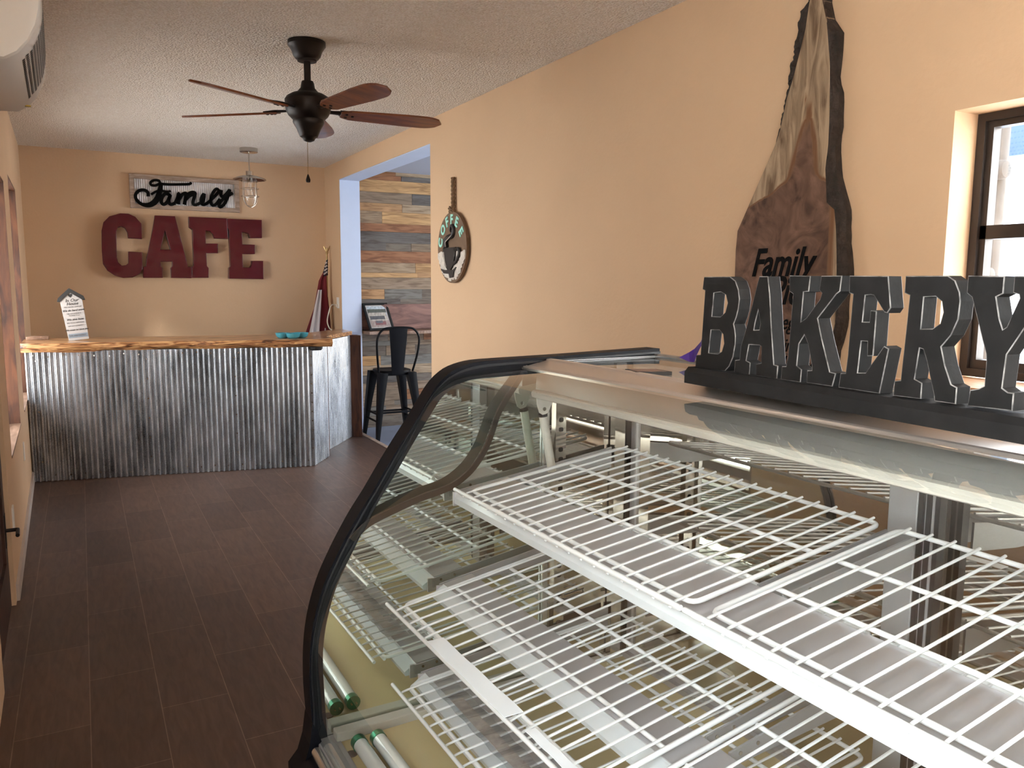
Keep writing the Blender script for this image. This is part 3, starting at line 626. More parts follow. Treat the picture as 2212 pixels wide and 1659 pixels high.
# furled flag in the corner
fg = empty('furled_flag', (2.36, 8.80, 0), 'furled red and white striped flag with gold eagle finial standing in the corner', 'flag')
bm = NB(); lathe(bm, [(.095, 0), (.095, .02), (.05, .05), (.02, .07)], (2.375, 8.82, 0), 24); fin('base', bm, 'brass', parent=fg, smooth=True)
bm = NB(); tube(bm, [(2.38, 8.82, .05), (2.44, 8.88, 1.90)], .011, 10); fin('pole', bm, 'brass', parent=fg, smooth=True)
def cloth(name, pts, mat):
    # pts: (z, xl, xr, yl, yr); pleated strip with thickness
    bm = NB(); seg = 12; F = []; K = []
    for z, xl, xr, yl, yr in pts:
        a = []; b = []
        for k in range(seg+1):
            t = k/seg; w = sin(t*pi*3.0+z*2)*.012
            a.append(bm.verts.new((xl+(xr-xl)*t, yl+(yr-yl)*t+w, z))); b.append(bm.verts.new((xl+(xr-xl)*t, yl+(yr-yl)*t+w+.012, z)))
        F.append(a); K.append(b)
    for G in (F, K):
        for r0, r1 in zip(G, G[1:]):
            for k in range(seg): bm.faces.new((r0[k], r0[k+1], r1[k+1], r1[k]))
    for r0, r1, s0, s1 in zip(F, F[1:], K, K[1:]):
        bm.faces.new((r0[0], r1[0], s1[0], s0[0])); bm.faces.new((r0[-1], r1[-1], s1[-1], s0[-1]))
    bm.faces.new(F[0]+K[0][::-1]); bm.faces.new(F[-1]+K[-1][::-1])
    return fin(name, bm, mat, parent=fg, smooth=50)
cloth('red_stripe', [(.55, 2.05, 2.42, 8.70, 8.72), (1.0, 2.14, 2.40, 8.74, 8.76), (1.3, 2.26, 2.42, 8.78, 8.80), (1.6, 2.335, 2.425, 8.84, 8.85), (1.69, 2.385, 2.43, 8.85, 8.86)], 'flagred')
cloth('white_stripe', [(.55, 2.11, 2.24, 8.665, 8.67), (1.0, 2.175, 2.285, 8.70, 8.71), (1.3, 2.255, 2.325, 8.745, 8.75), (1.5, 2.315, 2.355, 8.80, 8.805)], 'flagwhite')
cloth('red_fold', [(.55, 2.36, 2.47, 8.77, 8.86), (1.0, 2.37, 2.47, 8.80, 8.88), (1.3, 2.40, 2.455, 8.83, 8.89), (1.42, 2.42, 2.44, 8.85, 8.88)], 'flagred')
cloth('white_fold', [(.55, 2.33, 2.37, 8.70, 8.72), (.98, 2.35, 2.38, 8.73, 8.75), (1.08, 2.365, 2.375, 8.75, 8.76)], 'flagwhite')
bm = NB(); rr = random.Random(2)
for k in range(7): tube(bm, [(2.395+k*.006, 8.86, 1.66+k*.025), (2.43+k*.002, 8.875, 1.68+k*.025)], .024-.0025*k, 8)
fin('star_field', bm, 'flagnavy', parent=fg, smooth=True)
bm = NB()
for k in range(4): tube(bm, [(2.39+k*.008, 8.845, 1.67+k*.04), (2.43, 8.85, 1.70+k*.035)], .009, 6)
fin('star_field_white', bm, 'flagwhite', parent=fg, smooth=True)
bm = NB(); lathe(bm, [(.004, 0), (.016, .01), (.014, .035), (.006, .05)], (2.441, 8.881, 1.89), 12)
tube(bm, [(2.441, 8.88, 1.92), (2.42, 8.88, 1.955), (2.405, 8.88, 1.985)], [.012, .010, .003], 6); tube(bm, [(2.441, 8.88, 1.92), (2.46, 8.88, 1.95), (2.475, 8.88, 1.985)], [.012, .010, .003], 6); tube(bm, [(2.441, 8.88, 1.93), (2.44, 8.87, 1.965)], [.010, .006], 6)
fin('eagle_finial', bm, 'brass', parent=fg, smooth=True)
# wall outlet and cord
ou = tag(fin('wall_outlet', box(NB(), RW-.008, RW, 8.60, 8.68, 1.30, 1.42, bev=.002), 'plate'), 'white wall outlet on the peach wall beside the opening, with a cord plugged in', 'outlet')
bm = NB(); tube(bm, smooth_pts([(RW-.012, 8.64, 1.33), (RW-.05, 8.63, 1.34), (RW-.10, 8.60, 1.32), (RW-.18, 8.45, 1.18), (2.26, 8.2, 1.115), (2.23, 8.0, 1.104)], 6), .006, 8); box(bm, RW-.035, RW-.008, 8.622, 8.655, 1.315, 1.345)
tag(fin('power_cord', bm, 'cordwhite', smooth=True), 'ivory power cord looping from the wall outlet down to the counter', 'cord')
for y, z, lab in ((6.10, .455, 'narrow pale outlet cover low on the left wall beside the counter'), (4.62, .395, 'narrow pale outlet cover low on the left wall beside the door')):
    bm = NB(); lbox(bm, y-.035, y+.035, z-.058, z+.058, 0, .007); tag(fin('outlet_cover', bm, 'plate'), lab, 'outlet', 'outlet covers on the left wall')

# ================================================================== COFFEE SIGN
cs = empty('coffee_sign', (2.455, 5.505, 1.59), 'round brown coffee sign with a dark cup, hung by a rope on the peach wall', 'sign')
FC = frame((2.476, 5.505, 1.845), (0, -1, 0), (0, 0, 1))   # u to the viewer's right, normal into the room
circ = lambda r, n=64, a0=0, a1=2*pi: [(r*cos(a0+(a1-a0)*k/n), r*sin(a0+(a1-a0)*k/n)) for k in range(n)]
flat('disc', [circ(.262)], .022, .002, FC, 'signbrown', cs)
R2 = .252; pts = [(-R2*cos(a), -R2*sin(a)) for a in [radians(4)+(pi-radians(8))*k/40 for k in range(41)]]
# corrugated tin lower half, ragged edge
bm = NB(); prev = None; m = 180; rr = random.Random(1); jag = 0
for i in range(m+1):
    u = -.245+.49*i/m
    if i % 9 == 0: jag = rr.uniform(.002, .022)
    lo = -sqrt(max(R2**2-u*u, 0))+jag; hi = -.03+.006*sin(u*60)
    if lo > hi-.005: lo = hi-.005
    w = .026+.006*sin(i/m*2*pi*20); p = FC @ Vector((u, lo, w)); q = FC @ Vector((u, hi, w)); a = bm.verts.new(p); b = bm.verts.new(q)
    if prev: bm.faces.new((prev[0], a, b, prev[1]))
    prev = (a, b)
fin('tin_panel', bm, 'rusty', parent=cs, smooth=60)
for k, (ch, a) in enumerate(zip('COFFEE', (168, 138, 112, 88, 62, 32))):
    t = radians(a); P = Matrix.Translation((.202*cos(t), .202*sin(t), .0225)) @ Matrix.Rotation(t-pi/2, 4, 'Z')
    text('letter', ch, .098, FC @ P, 'mint', cs, depth=.004, off=.004, sx=1.02)
cup = [(-.115, .0), (.115, .0), (.105, -.06), (.075, -.13), (.03, -.165), (-.03, -.165), (-.075, -.13), (-.105, -.06)]
flat('cup', [[(u-.01, v+.0) for u, v in cup]], .012, .001, FC @ Matrix.Translation((0, 0, .03)), 'coffeedark', cs)
bm = NB(); tube(bm, [FC @ Vector(p) for p in smooth_pts([(.09, -.02, .036), (.155, -.015, .036), (.165, -.05, .036), (.12, -.10, .036), (.07, -.12, .036)], 5)], .013, 8); fin('cup_handle', bm, 'coffeedark', parent=cs, smooth=True)
flat('saucer', [[(-.165, -.155), (-.10, -.165), (.06, -.165), (.115, -.145), (.075, -.178), (.06, -.22), (-.0, -.225), (-.015, -.195), (-.11, -.190)]], .01, .001, FC @ Matrix.Translation((0, 0, .032)), 'coffeedark', cs)
bm = NB(); P = smooth_pts([(-.075, 0, .03), (-.085, .045, .03), (-.04, .075, .03), (.03, .085, .03), (.055, .12, .03), (.04, .155, .03), (.005, .155, .03), (-.005, .125, .03), (.015, .115, .03)], 6)
tube(bm, [FC @ p for p in P], [.026*(1-.75*i/len(P)) for i in range(len(P))], 8); fin('steam', bm, 'coffeedark', parent=cs, smooth=True)
bm = NB(); tube(bm, [FC @ p for p in smooth_pts([(-.045, .005, .052), (-.05, .04, .052), (-.01, .06, .05), (.04, .085, .046)], 5)], .0025, 6); tube(bm, [FC @ p for p in smooth_pts([(-.10, -.03, .044), (-.085, -.09, .044), (-.055, -.14, .044)], 5)], .003, 6); fin('highlight', bm, 'rusty', parent=cs, smooth=True)
bm = NB()
for s in (0, 1):
    pts = [(2.468+.009*cos(k*.9+s*pi), 5.505+.009*sin(k*.9+s*pi), 2.09+.0085*k) for k in range(32)]; tube(bm, pts, .010, 8)
for k in range(5): a = k*1.3; tube(bm, [(2.462, 5.505+.02*cos(a), 2.11+.02*sin(a)), (2.45, 5.52+.02*sin(a), 2.125+.02*cos(a)), (2.462, 5.535-.015*cos(a), 2.12)], .011, 8)
fin('rope', bm, 'jute', parent=cs, smooth=True)

# ================================================================== WALNUT SLAB
SL, SLI, SR, SRI = [[2224,2652],[2222,2627],[2248,2617],[2267,2615],[2276,2547],[2292,2475],[2291,2434],[2310,2423],[2310,2372],[2312,2305],[2331,2204],[2348,2137],[2370,2022],[2398,1987],[2445,1892],[2495,1817],[2530,1805],[2536,1726],[2535,1611],[2529,1416],[2512,1220],[2484,925]], [[2204,2646],[2212,2600],[2221,2533],[2237,2472],[2271,2358],[2295,2296],[2322,2181],[2344,2126]], [[2147,2639],[2145,2609],[2127,2532],[2091,2503],[2084,2391],[2091,2325],[2071,2258],[2064,2154],[2075,2082],[2063,2007],[2029,1904],[2013,1854],[2003,1774],[1991,1675],[1985,1609],[1993,1526],[1997,1441],[2017,1338],[2024,1234],[2018,1008]], [[2159,2643],[2148,2610],[2124,2531],[2099,2380],[2089,2207],[2087,2084],[2095,2011],[2080,1884],[2044,1856],[2031,1776],[2022,1676],[2015,1575],[2012,1441],[2042,1336],[2052,1178],[2051,1002]]
q = lambda L: [(-(y/1000), z/1000) for y, z in L]
FS = frame((2.482, 0, 0), (0, -1, 0), (0, 0, 1))
ws = empty('wood_slab', (2.46, 2.25, .93), 'tall tapering walnut slab with dark bark edges and black lettering on the peach wall', 'slab')
face = q(SLI)+q(SL[16:])+q(SRI[::-1])
flat('slab', [face], .050, .003, FS, 'slab', ws)
rr = random.Random(4)
def bark(outer, inner, nm):
    bm = NB(); P = []
    for L, k in ((outer, 0), (inner, 1)):
        # resample by z
        pts = sorted(L, key=lambda p: -p[1]); P.append(pts)
    z1_, z0_ = min(P[0][0][1], P[1][0][1]), max(P[0][-1][1], P[1][-1][1])
    def at(pts, z):
        for a, b in zip(pts, pts[1:]):
            if b[1] <= z <= a[1] and a[1] != b[1]: return b[0]+(a[0]-b[0])*(z-b[1])/(a[1]-b[1])
        return pts[-1][0]
    n = 54; rows = []
    for i in range(n+1):
        z = z1_+(z0_-z1_)*i/n; a = at(P[0], z)/1000+.003*sin(i*.9)+rr.uniform(-.0015, .0015); b = at(P[1], z)/1000; m_ = (a+b)/2
        d1, d2 = .030+rr.uniform(-.003, .003), .046+rr.uniform(-.003, .004)
        rows.append([bm.verts.new(v) for v in ((2.484, a, z/1000), (2.484-d1, a, z/1000), (2.484-d2, m_+rr.uniform(-.1, .1)*abs(a-b), z/1000), (2.484-.051, b, z/1000), (2.484, b, z/1000))])
    for r0, r1 in zip(rows, rows[1:]):
        for k in range(5): j = (k+1) % 5; bm.faces.new((r0[k], r0[j], r1[j], r1[k]))
    bm.faces.new(rows[0]); bm.faces.new(rows[-1][::-1]); fin(nm, bm, 'bark', parent=ws)
bark([p for p in SL if p[1] > 2030], SLI+[(2365, 2030)], 'bark_edge'); bark(SR, SRI, 'bark_edge')
FT = lambda y, z: frame((2.4305, y, z), (0, -1, .0), (0, 0, 1))
for s, y, z, sz, sh in (('Family', 2.285, 1.665, .155, .35), ('Pies', 2.235, 1.555, .155, .35), ('Caregivers', 2.225, 1.435, .085, .4), ('in', 2.232, 1.345, .075, .4), ('Varolish us', 2.238, 1.275, .080, .4)):
    t = text('lettering', s, sz, FT(y, z), 'blackscript', ws, depth=.002, shear=sh, off=.003 if sz > .1 else 0.0006, sx=.78)
bm = NB(); tube(bm, [(2.431, y, z) for y, z in ((2.30, 1.40), (2.27, 1.405), (2.235, 1.412), (2.21, 1.407), (2.18, 1.395))], .0012, 4); tube(bm, [(2.431, y, z) for y, z in ((2.30, 1.305), (2.25, 1.313), (2.21, 1.312), (2.17, 1.305))], .001, 4); fin('flourish', bm, 'ink', parent=ws)

# ================================================================== CEILING FAN
FX, FY = 1.139, 4.45
fn = empty('ceiling_fan', (FX, FY, CZ), 'five blade ceiling fan with cherry wood blades and dark bronze motor', 'ceiling fan')
def L(nm, prof, mat='bronze', **k): return fin(nm, lathe(NB(), prof, (FX, FY, 0), 40), mat, parent=fn, smooth=35)
L('canopy', [(.099, 2.859), (.100, 2.838), (.092, 2.828), (.080, 2.808), (.072, 2.785), (.060, 2.77), (.052, 2.765), (.05, 2.757), (.02, 2.755)])
L('downrod', [(.018, 2.77), (.018, 2.63)])
L('motor_housing', [(.03, 2.655), (.034, 2.645), (.038, 2.62), (.055, 2.600), (.062, 2.593), (.085, 2.588), (.112, 2.572), (.123, 2.555), (.122, 2.53), (.118, 2.50), (.105, 2.475), (.085, 2.455), (.07, 2.45)])
L('switch_housing', [(.06, 2.458), (.082, 2.455), (.083, 2.438), (.076, 2.425), (.064, 2.405), (.056, 2.385), (.052, 2.375), (.048, 2.365), (.034, 2.357), (.028, 2.345), (.012, 2.338)])
def blade(k):
    th = radians(68+72*k); n = 22; prof = []
    for i in range(n+1):
        t = i/n; r = .175+t*(.76-.175); w = .050+.020*min(1, t*1.6)
        if t > .80: w *= sqrt(max(0, 1-((t-.80)/.20)**2))*.98+.02
        if t < .08: w *= .55+.45*(t/.08)
        prof.append((r, w))
    up = [(r, w) for r, w in prof]; dn = [(r, -w) for r, w in prof[::-1]]
    me_poly = up+dn; Mt = Matrix.Translation((FX, FY, 2.492)) @ Matrix.Rotation(th, 4, 'Z') @ Matrix.Rotation(radians(-13), 4, 'X')
    b = flat('blade', [me_poly], .011, .0025, Mt, 'blade', fn)
    bm = NB(); arm = [(.09, 0), (.13, .0), (.20, 0), (.255, 0)]; tube(bm, [(x, 0, .018) for x, _ in arm], [.020, .018, .026, .012], 10)
    for v in bm.verts: v.co.z = .013+(v.co.z-.018)*.35
    box(bm, .17, .25, -.030, .030, .011, .017); bmesh.ops.transform(bm, verts=bm.verts, matrix=Mt); fin('blade_arm', bm, 'bronze', parent=b, smooth=True)
    for (x, y) in ((.205, .018), (.205, -.018), (.24, 0)):
        s = lathe(NB(), [(.002, -.005), (.008, -.003), (.009, .001)], (x, y, 0), 10); bmesh.ops.transform(s, verts=s.verts, matrix=Mt); fin('blade_screw', s, 'bronze', parent=b, smooth=True)
for k in range(5): blade(k)
bm = NB(); tube(bm, [(FX-.008, FY, 2.35), (FX-.010, FY, 2.155)], .0017, 6); fin('pull_chain', bm, 'brass', parent=fn)
fin('chain_weight', lathe(NB(), [(.002, .045), (.006, .036), (.013, .014), (.011, .002), (.004, 0)], (FX-.010, FY, 2.122), 14), 'bronze', parent=fn, smooth=True)

# ================================================================== CAGED PENDANT
PX, PYY = 1.501, 8.15
pd = empty('pendant_lamp', (PX, PYY, CZ), 'caged nautical pendant lamp of brushed nickel with a clear bulb, unlit', 'lamp')
def LP(nm, prof, mat='nickel', cap=True): return fin(nm, lathe(NB(), prof, (PX, PYY, 0), 32, cap), mat, parent=pd, smooth=35)
LP('canopy', [(.084, 2.859), (.084, 2.822), (.078, 2.818), (.02, 2.817)]); LP('stem', [(.0055, 2.82), (.0055, 2.63)])
LP('socket_cap', [(.006, 2.645), (.033, 2.643), (.034, 2.605), (.038, 2.60)])
LP('shade', [(.036, 2.603), (.075, 2.597), (.12, 2.583), (.155, 2.566), (.155, 2.562), (.12, 2.578), (.075, 2.591), (.036, 2.596)], cap=False)
LP('socket', [(.028, 2.60), (.028, 2.545), (.020, 2.54)])
bm = NB()
for z, r in ((2.548, .080), (2.478, .083), (2.405, .083)): tube(bm, [(PX+r*cos(a), PYY+r*sin(a), z) for a in [2*pi*k/28 for k in range(28)]], .0026, 6, closed=True)
for k in range(4):
    a = k*pi/2+.5; c, s = cos(a), sin(a)
    tube(bm, [(PX+r*c, PYY+r*s, z) for r, z in ((.080, 2.585), (.080, 2.548), (.083, 2.478), (.083, 2.405), (.076, 2.36), (.055, 2.325), (.02, 2.305), (0, 2.302))], .0026, 6)
fin('cage', bm, 'nickel', parent=pd, smooth=True)
LP('glass_jar', [(.060, 2.59), (.066, 2.50), (.066, 2.40), (.058, 2.35), (.035, 2.318), (.003, 2.308)], 'bulb', False)
LP('light_bulb', [(.013, 2.54), (.016, 2.50), (.03, 2.47), (.034, 2.44), (.026, 2.412), (.003, 2.402)], 'bulb', False)

# ================================================================== AIR UNIT above the door
AP = [(-.345, 2.66), (-.16, 2.665), (-.105, 2.60), (-.079, 2.50), (-.072, 2.43), (-.076, 2.38), (-.088, 2.33), (-.110, 2.285), (-.140, 2.247), (-.175, 2.225), (-.235, 2.222), (-.345, 2.235)]
au = empty('air_unit', (-.25, 3.3, 2.23), 'white wall mounted air unit with a perforated side, high in the left corner', 'air conditioner')
bm = NB(); y1, y0 = 3.74, 2.86; rows = []
for y, s in ((y1, .90), (y1-.02, .97), (y1-.05, 1), (y0+.04, 1), (y0, .97)):
    rows.append([bm.verts.new((LX(y)+.002+(x+.345)*s, y, 2.44+(z-2.44)*s)) for x, z in AP])
for r0, r1 in zip(rows, rows[1:]):
    for k in range(len(AP)): j = (k+1) % len(AP); bm.faces.new((r0[k], r0[j], r1[j], r1[k]))
bm.faces.new(rows[0]); bm.faces.new(rows[-1][::-1]); fin('housing', bm, 'acwhite', parent=au, smooth=50)
bm = NB(); rows = []
for y, s in ((y0+.001, .99), (y0-.012, .975), (y0-.02, .90)): rows.append([bm.verts.new((LX(y)+.002+(x+.345)*s, y, 2.46+(z-2.46)*s)) for x, z in AP])
for r0, r1 in zip(rows, rows[1:]):
    for k in range(len(AP)): j = (k+1) % len(AP); bm.faces.new((r0[k], r0[j], r1[j], r1[k]))
bm.faces.new(rows[0]); bm.faces.new(rows[-1][::-1]); fin('end_panel', bm, 'acpanel', parent=au, smooth=50)
bm = NB(); pr = AP[2:9]; P = smooth_pts([(x, 0, z) for x, z in pr], 6)
for i in range(1, len(P)-1, 1):
    a = P[i]; t = (P[i+1]-P[i-1]).normalized(); n = Vector((-t.z, 0, t.x));
    if n.x < 0: n = -n
    if i % 2: continue
    for k in range(26):
        if k < 26-i*.55-2 or True:
            y = y0+.10+k*.023+(.0115 if (i//2) % 2 else 0)
            if y > y1-.10: continue
            c = a+Vector((LX(y)+.347, y, 0)); u = t*.0055; w = Vector((0, .0075, 0)); hN = n*.0012
            vs = [bm.verts.new(c+s1*u+s2*w+hN) for s1, s2 in ((-1, -1), (1, -1), (1, 1), (-1, 1))]; bm.faces.new(vs)
o = fin('perforations', bm, 'acdark', parent=au); o['kind'] = 'stuff'
bm = NB(); box(bm, -.150, -.128, 3.64, 3.66, 2.240, 2.244); fin('warning_label', bm, simple('yellow_label', (.45, .33, .05), .6), parent=au)

# ================================================================== BAR STOOL and wall desk in the next room
sx0, sy0, sz0 = 2.86, 7.98, -.045
st = empty('bar_stool', (sx0, sy0, sz0), 'black metal bar stool with a slatted back, standing in the doorway', 'stool')
bm = NB(); rings = []
SZ = .675
for z, s in ((SZ-.05, .93), (SZ-.006, 1), (SZ+.002, .98), (SZ+.002, .93), (SZ-.004, .80)):
    rings.append([bm.verts.new((sx0+.185*s*(abs(cos(a))**.6)*(1 if cos(a) > 0 else -1), sy0+.185*s*(abs(sin(a))**.6)*(1 if sin(a) > 0 else -1), z)) for a in [2*pi*k/40 for k in range(40)]])
for r0, r1 in zip(rings, rings[1:]):
    for k in range(40): bm.faces.new((r0[k], r0[(k+1) % 40], r1[(k+1) % 40], r1[k]))
bm.faces.new(rings[-1]); bm.faces.new(rings[0][::-1]); fin('seat', bm, 'black', parent=st, smooth=50)
for sx_, sy_ in ((-1, -1), (1, -1), (-1, 1), (1, 1)):
    bm = NB(); n = 8; R0 = []
    for (f, z) in ((0, SZ-.02), (.5, SZ*.5), (1, sz0+.002)):
        cx, cy = sx0+sx_*(.155+.085*f), sy0+sy_*(.155+.065*f); w = .046*(1-.62*f)
        R0.append([bm.verts.new((cx+a*w, cy+b*w, z)) for a, b in ((-1, -1), (-.3, -1.15), (.3, -1.15), (1, -1), (1, 1), (.3, .9), (-.3, .9), (-1, 1))])
    for r0, r1 in zip(R0, R0[1:]):
        for k in range(8): bm.faces.new((r0[k], r0[(k+1) % 8], r1[(k+1) % 8], r1[k]))
    bm.faces.new(R0[0]); bm.faces.new(R0[-1][::-1]); fin('leg', bm, 'black', parent=st, smooth=50)
for z, f in ((.235, .68), (.16, .78)):
    a, b = .155+.085*f, .155+.065*f
    bm = NB(); box(bm, sx0-a, sx0+a, sy0-b-.004, sy0-b+.004, z, z+.02) if z > .2 else box(bm, sx0-a, sx0+a, sy0+b-.004, sy0+b+.004, z+.03, z+.05)
    box(bm, sx0-a-.004, sx0-a+.004, sy0-b, sy0+b, z-.02, z); box(bm, sx0+a-.004, sx0+a+.004, sy0-b, sy0+b, z-.02, z); fin('footrest', bm, 'black', parent=st)
bm = NB(); tube(bm, smooth_pts([(sx0-.20, sy0-.165, SZ-.01), (sx0-.225, sy0-.20, .86), (sx0-.225, sy0-.215, 1.02), (sx0-.17, sy0-.22, 1.105), (sx0-.08, sy0-.222, 1.125), (sx0+.08, sy0-.222, 1.125), (sx0+.17, sy0-.22, 1.105), (sx0+.225, sy0-.215, 1.02), (sx0+.215, sy0-.20, .86), (sx0+.17, sy0-.165, SZ-.01)], 5), .0115, 10)
fin('back_hoop', bm, 'black', parent=st, smooth=True)
bm = NB(); R0 = []
for z, w, y in ((SZ-.03, .062, -.178), (.86, .078, -.20), (1.02, .092, -.212), (1.122, .098, -.218)): R0.append([bm.verts.new((sx0-.0+a*w, sy0+y+b*.005-(.012*(1-abs(a))), z)) for a, b in ((-1, -1), (-.4, -1), (.4, -1), (1, -1), (1, 1), (.4, 1), (-.4, 1), (-1, 1))])
for r0, r1 in zip(R0, R0[1:]):
    for k in range(8): bm.faces.new((r0[k], r0[(k+1) % 8], r1[(k+1) % 8], r1[k]))
bm.faces.new(R0[0]); bm.faces.new(R0[-1][::-1]); fin('back_splat', bm, 'black', parent=st, smooth=40)
bm = NB(); rr = random.Random(8); n = 40
top_ = [(2.73+(6.36-2.73)*i/n, 8.30+.02*sin(i*.9)+.01*rr.random()) for i in range(n+1)]
sh = empty('wall_shelf', (3.6, 8.59, 1.02), 'reddish live edge shelf and backboard fixed across the pallet wood wall', 'shelf')
prism(bm, top_+[(6.36, 8.59), (2.73, 8.59)], 1.022, 1.055); fin('shelf_board', bm, 'redwoodY', parent=sh)
bm = NB(); box(bm, 2.73, 6.36, 8.570, 8.592, 1.058, 1.345, bev=.003); fin('backboard', bm, 'backboard', parent=sh)
# framed photograph leaning on the shelf
FP = frame((2.768, 8.42, 1.057), Vector((.30, .085, .002)), Vector((-.055, .10, .30)))
pf = empty('photo_frame', (2.92, 8.45, 1.057), 'black framed photograph of a low building with a car, leaning on the shelf', 'picture frame')
w, h = .325, .315
flat('frame', [[(0, 0), (w, 0), (w, h), (0, h)], [(.024, .024), (.024, h-.024), (w-.024, h-.024), (w-.024, .024)]], .02, .002, FP, 'black', pf)
flat('mat_board', [[(.022, .022), (w-.022, .022), (w-.022, h-.022), (.022, h-.022)]], .004, 0, FP @ Matrix.Translation((0, 0, .004)), 'printwhite', pf)
pc = [('photo_sky', (.04, .17, w-.04, h-.036), (.50, .56, .62)), ('photo_trees', (.04, .205, w-.04, .245), (.06, .07, .05)), ('photo_building', (.04, .105, w-.05, .205), (.50, .44, .37)), ('photo_porch', (.05, .125, w-.08, .165), (.07, .07, .08)), ('photo_yard', (.04, .036, w-.04, .112), (.36, .27, .24)), ('photo_car', (.10, .060, .24, .10), (.20, .06, .06)), ('photo_window', (.11, .082, .20, .11), (.10, .10, .12))]
for k, (nm, (a, b, c, d_), col) in enumerate(pc):
    flat(nm, [[(a, b), (c, b), (c, d_), (a, d_)]], .0012, 0, FP @ Matrix.Translation((0, 0, .008+.0006*k)), simple(nm, col, .5, var=.5, scale=40), pf)
bm = NB(); bmesh.ops.transform(box(bm, .10, .20, .02, .20, -.008, -.001), verts=bm.verts, matrix=FP); fin('easel_back', bm, 'black', parent=pf)

# ================================================================== DISPLAY CASE (case coordinates: x depth from the customer side, y along its length)
TH = radians(1.2); RZ = Matrix.Rotation(TH, 4, 'Z')
YM, YE, YC = 1.62, -.02, .80
def case_root(name, c, label, cat, group=None):
    w = RZ @ Vector(c); o = empty(name, w, label, cat, group, rz=TH); BASE[o.name] = Matrix.Translation(c); return o
dc = case_root('display_case', (.85, .8, 0), 'curved glass bakery display case with black end trim and mirrored end panel', 'display case')
OUT = [(1.357, 1.415), (1.079, 1.408), (.968, 1.406), (.86, 1.404), (.815, 1.401), (.771, 1.390), (.741, 1.372), (.718, 1.349), (.692, 1.311), (.673, 1.282), (.636, 1.231), (.602, 1.182), (.564, 1.124), (.534, 1.082), (.506, 1.037), (.482, .994), (.454, .935), (.432, .86), (.422, .785), (.4205, .70), (.424, .626), (.413, .562), (.388, .531), (.388, .50)]
GL = [(.955, 1.386), (.88, 1.383), (.825, 1.379), (.786, 1.3735), (.757, 1.364), (.731, 1.348), (.710, 1.328), (.689, 1.299), (.657, 1.248), (.621, 1.190), (.583, 1.130), (.549, 1.077), (.517, 1.025), (.488, .975), (.466, .930), (.446, .872), (.435, .822), (.431, .765), (.4335, .68), (.438, .588)]
IN = [(.962, 1.365), (.880, 1.365), (.825, 1.363), (.798, 1.359), (.767, 1.347), (.739, 1.328), (.719, 1.303), (.693, 1.266), (.660, 1.218), (.625, 1.165), (.590, 1.115), (.560, 1.068), (.531, 1.016), (.508, .974), (.485, .928), (.469, .88), (.457, .827), (.452, .766), (.454, .685), (.458, .591)]
IN = IN[:len(GL)]
sp2 = lambda L, k=3: [(p.x, p.y) for p in smooth_pts([(a, b, 0) for a, b in L], k)]
